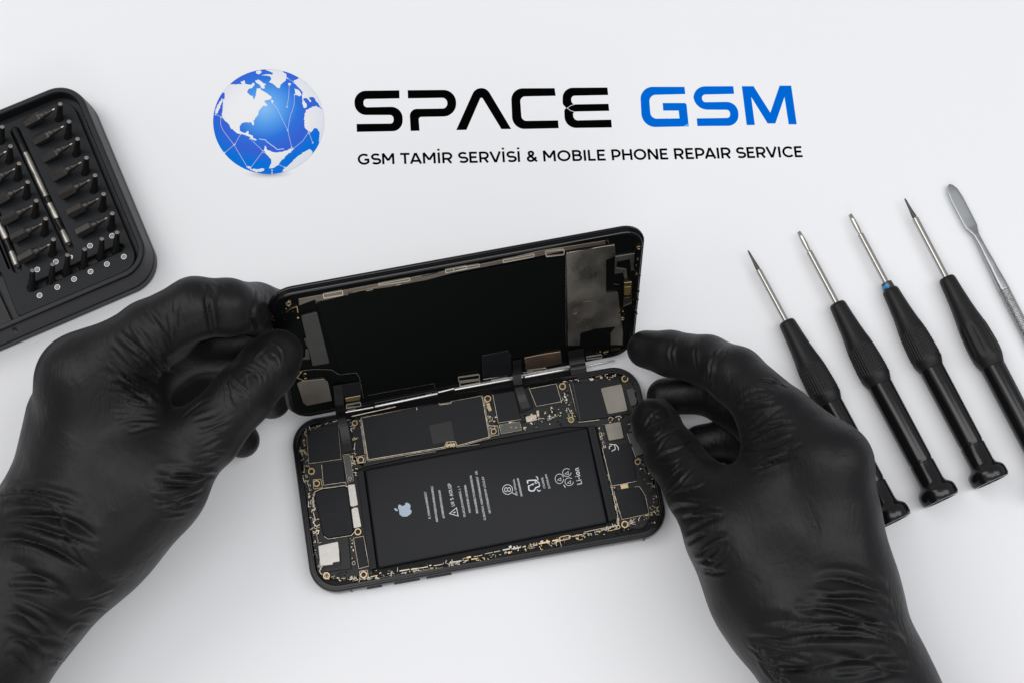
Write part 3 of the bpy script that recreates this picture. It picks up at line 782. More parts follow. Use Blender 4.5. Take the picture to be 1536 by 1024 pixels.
# blocky certification mark
for pts in ([(440,380),(436,345),(460,338),(545,335),(560,345)], [(450,400),(455,460),(480,475),(520,470),(545,430),(590,415)], [(560,350),(585,370),(592,415)], [(460,410),(500,385),(560,370)], [(540,340),(535,370),(500,400)], [(545,290),(565,300),(572,335)], [(560,455),(580,478),(605,465)]):
    add_stroke(mb, [loc(BASE, *zb2(*p), BI) for p in pts], .050 if len(pts) > 3 else .036, BI-.001, BI+.0003*len(pts), X=BASE)
# three looping arrows
for k, c in enumerate(((845, 318), (940, 238), (970, 355))):
    add_stroke(mb, [loc(BASE, *zb2(*p), BI) for p in circle(*c, 54, 22, 62 if k == 0 else 50)][:(22 if k == 0 else 20)], .020, BI-.001, BI, X=BASE)
    t = [(c[0]-22, c[1]+16), (c[0]+18, c[1]-14), (c[0]+20, c[1]+26)]
    add_stroke(mb, [loc(BASE, *zb2(*p), BI) for p in t], .016, BI-.001, BI+.0005, X=BASE, closed=True)
add_stroke(mb, [loc(BASE, *zb2(*p), BI) for p in [(900,395),(922,430)]], .03, BI-.001, BI, X=BASE)
# Li-ion
p0, p1 = Vector(zb2(1137, 382)), Vector(zb2(1092, 176)); d = (p1-p0).normalized(); nn = Vector((d.y, -d.x))*1.0
nn = -nn if nn.x > 0 else nn
word(mb, 'Li-ion', p0, (d.x, d.y), (nn.x, nn.y), (p1-p0).length, 7.6, BI-.001, BI, X=BASE, conv=lambda p: loc(BASE, p[0], p[1], BI), weight=.15)
mb.build('battery_print', M['batt_print'], bat)
mb = MB()
flat(mb, rounded([loc(BASE, *zb1(*p), BI) for p in [(150,650),(172,648),(200,668),(232,655),(243,622),(270,625),(303,648),(305,685),(296,705),(322,728),(310,765),(262,800),(205,803),(165,775),(158,715),(145,690)]], .04, 4), BI, BASE)
flat(mb, rounded([loc(BASE, *zb1(*p), BI) for p in [(92,698),(108,693),(132,703),(148,725),(135,733),(110,725)]], .03, 3), BI, BASE)
o = mb.build('fruit_emblem', M['logo_print'], bat)

# --- lifted display
mb = MB()
loft(mb, [(-.30, .09), (-.285, .03), (-.25, .0), (-.17, .0), (-.155, .03), (-.15, .07), (-.09, .07), (-.085, .11), (-.02, .115), (0, .13), (0, .20), (-.05, .215), (-.05, .26), (-.085, .27)], DISP @ Matrix.Translation((0, -.12, 0)), r=.98, h=PH+.24)
disp = weld(mb.build('display_assembly', M['housing'], phone, label='lifted screen half seen from its inner side'), 30)
mb = MB(); plate(mb, rrect(PW-.52, PH-.28, .8, 10, 0, -.12), -.092, -.078, 0, X=DISP); mb.build('inner_liner', M['lcd'], disp)
def D(name, pts, f, h0, h1, m, r=.03, b=.01, **k): return part_plate(name, pts, f, h0, h1, m, disp, r, b, X=DISP, **k)
def DO(name, pts, f, h, w, m, closed=True, hh=.02, r=.03): return outline(pts, f, h, w, m, disp, name, closed, X=DISP, r=r, hh=hh)
mb = MB(); lp = [z4(243,412), z4(405,372), z5(553,172), z5(556,622), z4(475,886), z4(458,768), z4(372,772), z4(262,462)]
plate(mb, rounded([loc(DISP, *p, -.02) for p in lp], .05, 3), -.09, -.02, .01, X=DISP)
mb.build('panel_back', M['lcd'], disp)
# upper metal strip
mb = MB(); st = [z4(158,393), z4(240,380), z4(280,370), z5(-20,262), z5(200,205), z5(440,152), z5(620,125), z5(750,104), z5(755,122), z5(620,140), z5(450,180), z5(200,228), z5(0,262), z4(720,320), z4(405,366), z4(395,378), z4(243,412), z4(240,400), z4(160,425)]
plate(mb, [loc(DISP, *p, -.03) for p in [z4(158,393), z4(240,378), z4(380,350), z5(10,245), z5(200,208), z5(440,152), z5(620,125), z5(752,104), z5(755,122), z5(620,142), z5(450,176), z5(200,226), z5(10,262), z4(720,318), z4(405,362), z4(392,378), z4(243,408), z4(240,396), z4(160,426)]], -.09, -.035, .008, X=DISP)
mb.build('edge_strip', mat('warm_strip', (.20, .17, .14), .45, 1, noise=.2, nscale=300), disp)
for pts, f in (([(280,370),(375,352),(378,374),(284,390)], z4), ([(553,319),(710,290),(707,303),(556,325)], z4), ([(885,250),(990,230),(992,240),(888,264)], z4), ([(0,243),(130,222),(130,232),(2,256)], z5), ([(245,200),(402,172),(400,184),(248,213)], z5), ([(456,160),(550,150),(548,174),(462,184)], z5),
               ([(25,780),(128,765),(130,788),(28,800)], z5), ([(32,806),(130,792),(132,806),(34,824)], z5), ([(190,782),(268,768),(270,778),(192,794)], z5), ([(368,745),(460,733),(460,745),(368,756)], z5), ([(660,680),(735,668),(738,682),(662,692)], z5), ([(395,915),(465,903),(467,920),(397,932)], z4)):
    DO('clip', pts, f, .03, .036, M['clip'], hh=.06)
DO('edge_rim', [(243,413),(392,380),(404,366),(555,332),(720,300)], z4, -.02, .018, M['gold'], closed=False)
DO('edge_rim', [(770,282),(850,262)], z4, .0, .05, M['darksteel'], closed=False)
D('metal_bracket', [(170,478),(250,458),(312,708),(228,722)], z4, -.09, .02, M['darksteel'], .06)
D('metal_bracket', [(185,590),(200,585),(215,690),(170,692),(190,675),(192,640),(205,640)], z4, -.09, .0, M['darksteel'], .02)
D('metal_plate', [(150,808),(172,796),(285,785),(305,802),(324,893),(200,918),(182,905)], z4, -.09, .03, M['steel'], .04)
DO('tape_outline', [(170,745),(240,738),(320,740),(360,765),(445,755),(460,780),(480,880)], z4, -.012, .014, M['gold'], closed=False)
D('connector', [(388,882),(440,872),(465,868),(463,890),(392,900)], z4, -.09, .02, M['brass'], .02)
D('tape_patch', [(375,815),(465,800),(470,870),(380,880)], z4, -.03, .0, M['tape'], .02)
ms = D('metal_shield', [(560,165),(585,160),(745,132),(800,124),(805,180),(757,200),(757,362),(814,360),(840,560),(836,618),(568,622)], z5, -.09, .0, M['shieldlight'], .03)
DO('shield_rim', [(558,625),(558,172),(575,160),(690,143)], z5, .006, .012, M['chrome'], closed=False)
DO('shield_rim', [(692,142),(694,380)], z5, .006, .012, M['gold'], closed=False)
DO('shield_rim', [(757,363),(816,360),(840,560),(838,620)], z5, .006, .012, M['gold'], closed=False)
D('tape_patch', [(630,562),(700,540),(805,530),(780,560),(780,622),(626,628)], z5, -.02, .012, M['lcd'], .04)
DO('scratch', [(645,408),(680,404),(712,410)], z5, .003, .02, M['chrome'], closed=False, hh=.004)
DO('scratch', [(595,468),(612,462)], z5, .003, .03, M['silver'], closed=False, hh=.004)
# earpiece flexes at the right end
D('metal_flex', [(803,182),(898,167),(893,250),(880,252),(876,195),(812,208),(806,238),(858,245),(862,290),(848,292),(842,262),(800,270)], z5, -.09, .01, M['steel'], .01)
D('gold_chip', [(846,312),(885,308),(884,326),(848,330)], z5, -.09, .03, M['brass'], .02)
D('gold_chip', [(848,334),(882,330),(878,374),(848,376)], z5, -.09, .02, mat('amber_chip', (.30, .22, .08), .35, .8), .02)
D('flex_piece', [(845,388),(878,382),(884,420),(842,430)], z5, -.09, .0, M['bit'], .02)
DO('shield_rim', [(882,330),(884,412),(840,432),(815,462)], z5, .02, .022, M['brass'], closed=False)
DO('shield_rim', [(795,318),(822,322)], z5, .02, .05, M['gold'], closed=False)
for p in ((920,140), (838,492)): screw(p, z5, .0, .09, disp, X=DISP)
for p in ((108,418),): screw(p, z4, .0, .11, disp, X=DISP, m0='gold')
mb = MB()
for s in ([(905,138),(912,128),(930,130),(938,150)], [(908,200),(920,198)], [(900,275),(915,270),(920,285),(930,275)], [(913,345),(923,355),(915,362)], [(895,450),(908,452),(912,468),(898,468)], [(755,105),(768,104),(770,118)], [(860,290),(850,300),(880,305)]):
    add_stroke(mb, P(DISP, .01, s, z5), .03, -.08, .01, X=DISP)
for s in ([(120,405),(110,400),(100,415),(112,432)], [(95,460),(120,440),(150,430),(155,460)], [(130,745),(150,755),(175,748),(150,780),(190,795)], [(18,495),(40,500)]):
    add_stroke(mb, P(DISP, .01, s, z4), .03, -.08, .01, X=DISP)
mb.build('wire_loops', M['brass'], disp, kind='stuff')
clutter('small_components', [([(810,445),(850,440),(850,495),(812,495)], z5), ([(880,160),(925,150),(915,480),(885,470)], z5), ([(680,655),(770,640),(765,670),(690,690)], z5)], 14, .0, disp, X=DISP, seed=31, smin=.03, smax=.10, mats=('brass', 'cavity', 'cavity', 'darksteel', 'cavity'))
clutter('small_components', [([(100,740),(190,755),(200,800),(130,790)], z4), ([(60,440),(150,430),(160,500),(60,500)], z4)], 8, .0, disp, X=DISP, seed=32, smin=.03, smax=.10, mats=('brass', 'cavity', 'cavity', 'darksteel'))
# lower edge
DO('tape_outline', [(500,868),(830,808),(835,830)], z4, .0, .014, M['gold'], closed=False)
D('tape_patch', [(145,672),(270,645),(286,678),(292,775),(148,778)], z5, -.05, .03, M['tape'], .03)
DO('tape_outline', [(148,778),(143,672),(272,646),(286,675)], z5, .032, .012, M['steel'], closed=False)
D('metal_plate', [(352,682),(455,662),(532,650),(540,710),(465,725),(360,740)], z5, -.09, .01, mat('copper_warm', (.42, .31, .22), .3, 1, noise=.3, nscale=120), .02)
def rail(a, b, fa, fb, r, m='rail', h=.07):
    A, B = wp(DISP, *fa(*a), h), wp(DISP, *fb(*b), h); X = axisM(A, B); L = (B-A).length
    mb = MB(); lathe(mb, [(0, r*.6), (.03, r), (L-.03, r), (L, r*.6)], 12, X); weld(mb.build('hinge_rail', M[m], disp), 40)
def wp(X, px, py, h): q = loc(X, px, py, h); return X @ Vector((q[0], q[1], h))
rail((5,838), (345,776), z5, z5, .045); rail((352,776), (572,735), z5, z5, .055); rail((390,950), (530,925), z4, z4, .03); rail((535,922), (848,857), z4, z4, .05); rail((850,852), (5,832), z4, z5, .035)
rail((662,722), (800,694), z5, z5, .035); rail((420,970), (640,922), z4, z4, .03, 'gold', .03); rail((660,905), (1000,842), z4, z4, .025, 'gold', .02)
dashes('contact_row', (400,945), (860,850), (z4,), .03, disp, X=DISP, off=.03, w=.03, seed=41, lmin=.1, lmax=.7, fill=.6)
dashes('contact_row', (150,790), (560,715), (z5,), .03, disp, X=DISP, off=.03, w=.03, seed=42, lmin=.1, lmax=.5, fill=.6)
dashes('contact_row', (690,670), (860,630), (z5,), .0, disp, X=DISP, off=.03, w=.03, seed=43, lmin=.1, lmax=.4, fill=.5, m=('brass', 'cavity'))

dashes('contact_row', (290,392), (990,262), (z4,), .0, disp, X=DISP, off=.02, w=.02, seed=44, lmin=.1, lmax=.6, fill=.35, m=('gold', 'cavity'))
dashes('contact_row', (905,150), (885,480), (z5,), .0, disp, X=DISP, off=.10, w=.03, seed=45, lmin=.04, lmax=.2, fill=.5, m=('brass', 'cavity', 'silver'))
# --- ribbon cables between screen and board
def ribbon(name, pts, width, m, t=.02):
    """pts: world points along the ribbon; width vector across it"""
    # smooth the path
    for _ in range(2):
        q = [pts[0]]
        for a, b in zip(pts, pts[1:]): q += [a.lerp(b, .25), a.lerp(b, .75)]
        q.append(pts[-1]); pts = q
    mb = MB(); vs = []; fs = []; W = width
    for i, p in enumerate(pts):
        d = (pts[min(i+1, len(pts)-1)]-pts[max(i-1, 0)]).normalized(); n = d.cross(W).normalized()*t/2
        vs += [p-W/2-n, p+W/2-n, p+W/2+n, p-W/2+n]
    for i in range(len(pts)-1):
        a = i*4; b = a+4
        for k in range(4): fs.append((a+k, a+(k+1) % 4, b+(k+1) % 4, b+k))
    fs += [(3, 2, 1, 0), tuple(range(len(vs)-4, len(vs)))]
    mb.add(vs, fs, False)
    return mb.build(name, m, phone)
def wp(X, px, py, h): q = loc(X, px, py, h); return X @ Vector((q[0], q[1], h))
wx = (BASE.to_3x3() @ Vector((1, 0, 0)))
def rib(path, w, m): return ribbon('ribbon_cable', [wp(DISP if s == 'd' else BASE, *f(x, y), h) for s, f, x, y, h in path], wx*w, m)
rib([('d', z4, 352, 815, .04), ('d', z4, 358, 880, .10), ('d', z4, 362, 930, .25), ('b', z6, 272, 185, .18), ('b', z6, 285, 230, .0), ('b', z6, 298, 290, HS+.05), ('b', z6, 306, 352, HS+.05)], .36, M['flex'])
rib([('d', z5, 315, 690, .05), ('d', z5, 316, 750, .10), ('b', z7, 228, 85, .22), ('b', z7, 236, 125, .05), ('b', z7, 250, 170, HS+.06), ('b', z7, 268, 215, HS+.03)], .36, M['flex'])
rib([('d', z5, 605, 640, .03), ('d', z5, 613, 700, .12), ('b', z7, 505, 35, .12), ('b', z7, 508, 62, -.05)], .66, M['flex'])
mb = MB()
q = [wp(DISP, 516, 612, -.12), wp(DISP, 862, 550, -.12), wp(BASE, 866, 566, -.02), wp(BASE, 518, 628, -.02)]
nn_ = (q[1]-q[0]).cross(q[3]-q[0]).normalized()*.015
mb.add([v+nn_ for v in q]+[v-nn_ for v in q], [(0, 1, 2, 3), (7, 6, 5, 4), (0, 4, 5, 1), (1, 5, 6, 2), (2, 6, 7, 3), (3, 7, 4, 0)]); mb.build('hinge_tape', M['cavity'], phone)
part_plate('ribbon_end', [(220,142),(276,131),(300,212),(242,236)], z7, HS-.01, HS+.035, M['glossblack'], board, .02)
part_plate('ribbon_end', [(274,262),(314,250),(330,348),(286,358)], z6, HS-.01, HS+.04, M['glossblack'], board, .02)
part_plate('connector_bracket', [(285,366),(315,362),(332,480),(305,492)], z6, HS-.03, HS+.025, M['darksteel'], board, .04)
outline([(285,366),(315,362),(333,482),(305,494)], z6, HS+.027, .012, M['gold'], board)

M['rodsteel'] = mat('rod_steel', (.42, .40, .36), .42, 1)
# ================================================================== SCREWDRIVER BIT CASE
CH = 1.8
c_a = Vector(loc(TABLE, *zb(300, 170), CH)); c_b = Vector(loc(TABLE, *zb(520, 640), CH))
ev = (c_b-c_a).normalized()                        # down the long edge
e0 = Vector(loc(TABLE, *zb(0, 915), CH)); e1 = Vector(loc(TABLE, *zb(440, 745), CH)); eu = (e1-e0).normalized()
ang = math.atan2(eu.y, eu.x); ang2 = math.atan2(ev.y, ev.x)+math.pi/2
ang = (ang+ang2)/2
CASE = Matrix.Translation((c_b.x, c_b.y, 0)) @ Matrix.Rotation(ang, 4, 'Z')
def cl(px, py, h): return loc(CASE, px, py, h)
right = (cl(*zb(300, 170), CH)[0]+cl(*zb(520, 620), CH)[0])/2
top = cl(*zb(90, 110), CH)[1]; low = (cl(*zb(440, 745), CH)[1]+cl(*zb(0, 915), CH)[1])/2
W_, H_ = 15.0, top-low
ccx, ccy = right-W_/2, (top+low)/2
case = empty('bit_case', CASE @ Matrix.Translation((ccx, ccy, 0)), label='black plastic case of screwdriver bits lying open at the upper left', cat='tool case')
mb = MB(); XC = CASE @ Matrix.Translation((ccx, ccy, 0))
loft(mb, [(0, -.02), (.1, -.12), (.55, -.12), (.62, -.07), (.66, -.07), (.70, -.11), (1.55, -.02), (1.72, .01), (CH, .08), (CH, .24), (CH-.06, .28), (CH-.55, .30), (CH-.55, .33)], XC, r=1.25, n=12, w=W_, h=H_)
shell = weld(mb.build('case_shell', M['case'], case), 30)
TZ = CH-.28
# tray with pockets
def rr2(a, b, r, n=6):
    """pill-shaped loop between two pixel points on the tray, radius r"""
    A = Vector(cl(*a, TZ)); B = Vector(cl(*b, TZ)); d = (B-A).normalized(); nn = Vector((-d.y, d.x)); out = []
    for k in range(n+1):
        t = math.pi*k/n; out.append(tuple(B+nn*r*math.cos(t)+d*r*math.sin(t)))
    for k in range(n+1):
        t = math.pi*k/n; out.append(tuple(A-nn*r*math.cos(t)-d*r*math.sin(t)))
    return out
holes = []
stand = [(90.5,154), (103.7,180.4), (116.5,206.4), (129.8,234.5), (142.7,261), (155.6,289), (168.5,318)]
standL = [(3.4,188), (16,217), (28.8,243), (41.7,270.6), (54.6,298.5), (68.8,325.6), (80.4,356.6)]
slot = [(48.6,410), (78.6,401), (101,387), (126.8,378.5), (152.6,363), (175.3,353.5)]
holes.append(rr2((23, 198), (103, 372), .19))
holes.append(rr2((-14, 302), (25.5, 403), .19))
holes.append(rr2((47, 432), (180, 372), .17))
for x, y in stand+standL: holes.append([tuple(q) for q in circle(*cl(x-1, y+24, TZ), .15, 14)])
xl = cl(*zb(30, 790), TZ)[0]; xr = right-.52; yb_ = low+.36; yt = top-.62
to = rounded([(xl, yb_), (xr, yb_), (xr, yt), (right-W_+.5, yt), (right-W_+.5, yb_+2.2), (xl, yb_+2.2)], [.22, .85, .8, .3, .1, .1], 7)
mb = MB()
plate(mb, to, TZ-.5, TZ, .03, holes=holes, X=CASE, bottom=False)
tray = mb.build('bit_tray', M['tray'], case)
# printed target rings
mb = MB()
for x, y in [(59.3,443.4), (86,431), (111,419), (135.8,407.7), (160.3,396.5), (185.7,385.3), (55.9,404.7), (83.8,393), (135,369), (168,354)]:
    c = cl(x, y, TZ); big = .10
    add_stroke(mb, circle(*c, big, 22), .032, TZ, TZ+.004, X=CASE, closed=True)
    add_stroke(mb, circle(*c, .04, 10), .018, TZ, TZ+.004, X=CASE, closed=True)
c = cl(107.5, 385, TZ)
add_stroke(mb, [(c[0]-.03, c[1]-.1), (c[0]+.03, c[1]), (c[0]-.02, c[1]+.06)], .05, TZ, TZ+.004, X=CASE)
mb.build('ring_marks', M['whiteprint'], tray)
# left compartment with divider ribs
mb = MB()
for x0, y0, x1, y1, w, hh in ((-10, 428, 22, 497, .12, TZ-.05), (-2, 365, 14, 404, .10, TZ+.0), (-24, 455, -5, 498, .08, TZ-.12)):
    a, b = cl(x0, y0, hh), cl(x1, y1, hh); add_stroke(mb, [a, b], w, CH-.6, hh, X=CASE)
mb.build('divider', M['case'], case)
mb = MB()
for (x0, y0), (x1, y1) in ((zb(300, 200), zb(452, 540)),):
    a, b = cl(x0, y0, TZ+.02), cl(x1, y1, TZ+.02); add_stroke(mb, [a, b], .05, CH-.6, TZ+.06, X=CASE)
mb.build('tray_lip', M['case'], case)

# standing small bits: each one a thing, built once and copied
def small_bit(name='small_bit', L=1.25, r=.14):
    mb = MB()
    t = empty(name, Matrix.Identity(4))
    lathe(mb, [(0, r*1.5), (.06, r*1.6), (.14, r*1.55), (.30, r*1.1), (L-.10, r*.72), (L-.03, r*.68), (L-.03, r*.0)], 16)
    a = weld(mb.build('shank', M['bitdark'], t), 40)
    mb = MB(); lathe(mb, [(L-.05, r*.70), (L-.01, r*.66), (L, r*.5), (L, 0)], 12); weld(mb.build('tip', M['bittip'], t), 40)
    return t
def hex_bit():
    t = empty('hex_bit', Matrix.Identity(4)); mb = MB()
    lathe(mb, [(0, .19), (.03, .235), (.70, .235), (.80, .15), (.80, .0)], 6, smooth=False)
    mb.build('shank', M['bit'], t)
    mb = MB(); lathe(mb, [(.78, .165), (.86, .165), (.98, .12), (1.02, .135), (1.10, .13), (1.14, .10), (1.34, .07), (1.38, .045), (1.38, 0)], 16)
    weld(mb.build('shaft', M['bit'], t), 40)
    mb = MB(); lathe(mb, [(1.34, .05), (1.5, .035), (1.5, 0)], 8); weld(mb.build('tip', M['bittip'], t), 40)
    return t
proto_s = small_bit(); first_s = [True]; proto_h = hex_bit(); first_h = [True]
def place(proto, first, Mx, **k):
    if first[0]:
        first[0] = False; M2 = Mx.copy(); M2.translation *= S; proto.matrix_world = M2; MW[proto.name] = Mx.copy(); setprops(proto, **k); return proto
    return dup(proto, Mx, **k)
ORD = ['first', 'second', 'third', 'fourth', 'fifth', 'sixth', 'seventh']
def stand_bit(topx, topy, label, zb_=TZ-.25, L=1.25, dy=24):
    base = at(topx-1, topy+dy, TZ); tip = at(topx, topy, TZ+L-.25)
    d = (tip-base).normalized(); b0 = base-d*.25
    place(proto_s, first_s, axisM(b0, tip), label=label, cat='screwdriver bit', group='standing bits in the bit case')
def lean_bit(x, y, label, j):
    a = at(x-52, y+33, TZ+.20); b = at(x-7, y+9, TZ+.62)
    place(proto_h, first_h, axisM(a, b, roll=.4+.1*j), label=label, cat='screwdriver bit', group='leaning hex bits in the bit case')
for i, (x, y) in enumerate(stand):
    stand_bit(x, y, f'standing dark bit, {ORD[i]} from the top of the column nearest the case edge')
    lean_bit(x, y, f'leaning hex bit, {ORD[i]} from the top, right of the long extension rod', i)
for i, (x, y) in enumerate(standL):
    stand_bit(x, y, f'standing dark bit, {ORD[i]} from the top, left of the long extension rod')
    if i: lean_bit(x+2, y+1, f'leaning hex bit, {ORD[i-1]} from the top, left of the long extension rod', i)
for i, (x, y) in enumerate(slot):
    stand_bit(x, y, f'short dark bit in the slot between printed rings, {ORD[i]} from its left end', L=.95, dy=19)
def rod(a, b, label, z=TZ-.02):
    A = at(*a, z); B = at(*b, z); L = (B-A).length
    t = empty('extension_rod', axisM(A, B), label=label, cat='extension rod', group='long extension rods in the bit case'); X = axisM(A, B)
    mb = MB(); lathe(mb, [(0, 0), (0, .13), (.04, .15), (L*.22, .15), (L*.22, 0)], 20, X, caps=False); weld(mb.build('dark_end', M['bitdark'], t), 40)
    mb = MB(); lathe(mb, [(L*.22, .14), (L*.60, .14), (L*.60, .11)], 20, X); weld(mb.build('bar', M['rodsteel'], t), 40)
    mb = MB(); lathe(mb, [(L*.60, .12), (L*.66, .12), (L*.66, .10)], 20, X); weld(mb.build('groove_ring', M['bitdark'], t), 40)
    mb = MB(); lathe(mb, [(L*.66, .145), (L*.78, .145), (L*.79, .11)], 20, X); weld(mb.build('collar', M['rodsteel'], t), 40)
    mb = MB(); lathe(mb, [(L*.79, .125), (L*.82, .14), (L*.85, .11), (L*.87, .13), (L*.89, .12), (L*.89, .10)], 20, X); weld(mb.build('groove_ring', M['bitdark'], t), 40)
    mb = MB(); lathe(mb, [(L*.89, .13), (L*.96, .155), (L*.995, .155), (L, .12), (L, .09), (L-.1, .08), (L-.1, 0)], 20, X, caps=False); weld(mb.build('socket', M['rodsteel'], t), 40)
rod((21, 193), (103, 366), 'long extension rod in the groove between the two columns of bits')
rod((-52, 215), (26, 399), 'extension rod cut by the photo edge, socket end showing beside the left column of bits')

# ================================================================== PRECISION SCREWDRIVERS
def knurl(mb, s0, s1, r0, r1, n, X, rows=20):
    """grip zone with real longitudinal ribs"""
    m = n*4; vs = []; fs = []
    for j in range(rows+1):
        t = j/rows; s = s0+(s1-s0)*t; r = r0+(r1-r0)*math.sin(t*math.pi/2)
        fade = min(1, min(t, 1-t)*8)
        for i in range(m):
            a = 2*math.pi*i/m; k = (0, 1, 1, 0)[i % 4]
            q = r + .022*k*fade*(1 if (j % 2) else .55); vs.append((s, q*math.cos(a), q*math.sin(a)))
    for j in range(rows):
        for i in range(m): fs.append((j*m+i, j*m+(i+1) % m, (j+1)*m+(i+1) % m, (j+1)*m+i))
    mb.add(vs, fs, False, X)
def ribs4(mb, s0, s1, r0, r1, n, X):
    m = n*6; rows = 14; vs = []; fs = []
    for j in range(rows+1):
        t = j/rows; s = s0+(s1-s0)*t; r = r0+(r1-r0)*math.sin(t*math.pi/2); fade = min(1, min(t, 1-t)*6)
        for i in range(m):
            a = 2*math.pi*i/m; k = (0, .7, 1, 1, .7, 0)[i % 6]; q = r+.05*k*fade-.02*fade; vs.append((s, q*math.cos(a), q*math.sin(a)))
    for j in range(rows):
        for i in range(m): fs.append((j*m+i, j*m+(i+1) % m, (j+1)*m+(i+1) % m, (j+1)*m+i))
    mb.add(vs, fs, True, X)
def driver(tip, hs_, cap, label, kind, sc=1.0, ring=False):
    """tip, handle start, cap end: pixels"""
    # axis: the cap flange rests on the table, the grip belly too
    A = at(*tip, .38); C = at(*cap, .80)
    H = at(*hs_, .50)
    L = (C-A).length; sh = (Vector(H)-A).length
    X = axisM(A, C)
    t = empty('precision_screwdriver', X, label=label, cat='screwdriver', group='precision screwdrivers in a row')
    LH = L-sh                                   # handle length
    k = LH/9.9
    rs = .135*sc
    mb = MB()
    lathe(mb, [(.95, rs*.62), (1.0, rs), (sh+.3, rs), (sh+.3, 0)], 24, X); weld(mb.build('shaft', M['blade'], t), 40)
    mb = MB()
    if kind == 'flat':
        # flat blade: ellipse narrowing to a chisel
        vs = []; fs = []; N = 14; st = [(0, .075, .02), (.25, .10, .035), (.6, .115, .06), (.8, .10, .085), (.97, .088, .088)]
        for s, a, b in st: vs += [(s, a*math.cos(2*math.pi*i/N), b*math.sin(2*math.pi*i/N)) for i in range(N)]
        for j in range(len(st)-1):
            for i in range(N): fs.append((j*N+i, j*N+(i+1) % N, (j+1)*N+(i+1) % N, (j+1)*N+i))
        fs.append(tuple(range(N))[::-1]); mb.add(vs, fs, True, X @ Matrix.Rotation(.5, 4, 'X'))
        mb.build('tip', M['blade'], t)
    else:
        lathe(mb, [(0, .02), (.12, .045), (.3, .05), (.55, .065), (.9, rs*.72), (.97, rs*.66)], 18, X); weld(mb.build('tip', M['bladetip'], t), 50)
    s0 = sh
    if ring:
        mb = MB(); lathe(mb, [(s0-.32, .20), (s0-.30, .235), (s0+.02, .26), (s0+.02, 0)], 26, X); weld(mb.build('collar', M['bladetip'], t), 40)
        mb = MB(); lathe(mb, [(s0-.22, .2), (s0-.20, .262), (s0-.06, .28), (s0-.04, .24)], 26, X @ Matrix.Translation((0, 0, -.0))); 
        o = weld(mb.build('blue_band', M['bluering'], t), 40)
        # the band only runs round the left half
        bm = bmesh.new(); bm.from_mesh(o.data); Xi = (MW[t.name].inverted())
        dl = [f for f in bm.faces if f.calc_center_median().y > -.0004]
        bmesh.ops.delete(bm, geom=dl, context='FACES'); bm.to_mesh(o.data); bm.free()
    q = lambda s: s0+s*k
    mb = MB()
    lathe(mb, [(q(0), .20), (q(0), .28), (q(.05), .33), (q(.15), .355), (q(.7), .39), (q(1.3), .44), (q(1.8), .50), (q(2.15), .555)], 40, X, caps=False)
    lathe(mb, [(q(3.72), .63), (q(3.85), .60), (q(4.10), .525), (q(4.14), .50)], 40, X, caps=False)
    gr = weld(mb.build('grip', M['grip'], t), 45)
    mb = MB()
    if kind == 'ribbed': ribs4(mb, q(2.15), q(3.72), .555, .625, 9, X)
    else: knurl(mb, q(2.15), q(3.72), .545, .61, 34, X)
    mb.build('knurling', M['grip'], gr)
    mb = MB()
    lathe(mb, [(q(4.14), .49), (q(4.15), .515), (q(4.3), .515), (q(7.85), .50), (q(7.95), .485), (q(8.0), .47), (q(8.02), .47)], 40, X)
    weld(mb.build('barrel', M['barrel'], t), 40)
    mb = MB()
    lathe(mb, [(q(8.02), .46), (q(8.05), .505), (q(8.95), .51), (q(9.10), .56), (q(9.22), .70), (q(9.32), .765), (q(9.45), .79), (q(9.70), .79), (q(9.82), .74), (q(9.85), .66), (q(9.85), .60), (q(9.80), .58), (q(9.80), 0)], 40, X, caps=False)
    cp = weld(mb.build('end_cap', M['barrel'], t), 38)
    mb = MB(); Xc = X @ Matrix.Translation((q(9.805), 0, 0)) @ Matrix.Rotation(math.pi/2, 4, 'Y')
    for a0, a1 in ((.3, 2.6), (3.5, 5.7)):
        add_stroke(mb, [(.22*math.cos(a0+(a1-a0)*i/10), .24*math.sin(a0+(a1-a0)*i/10)) for i in range(11)], .05, 0, .010, X=Xc)
    add_stroke(mb, [(-.12, 0), (.12, 0)], .06, 0, .014, X=Xc)
    mb.build('embossed_mark', M['grip'], cp)
    return t
driver((1122,376), (1177,483), (1342,784), 'precision screwdriver partly hidden under the right gloved hand', 'round', .95)
driver((1198,348), (1253,456), (1413,752), 'plain precision screwdriver whose whole length shows, beside the right hand', 'flat')
driver((1275,322), (1334,434), (1488,724), 'precision screwdriver with a blue band at its collar', 'flat', 1.0, ring=True)
driver((1357,298), (1418,417), (1590,742), 'precision screwdriver with coarse ribs on its grip, beside the metal spatula', 'ribbed', 1.05)

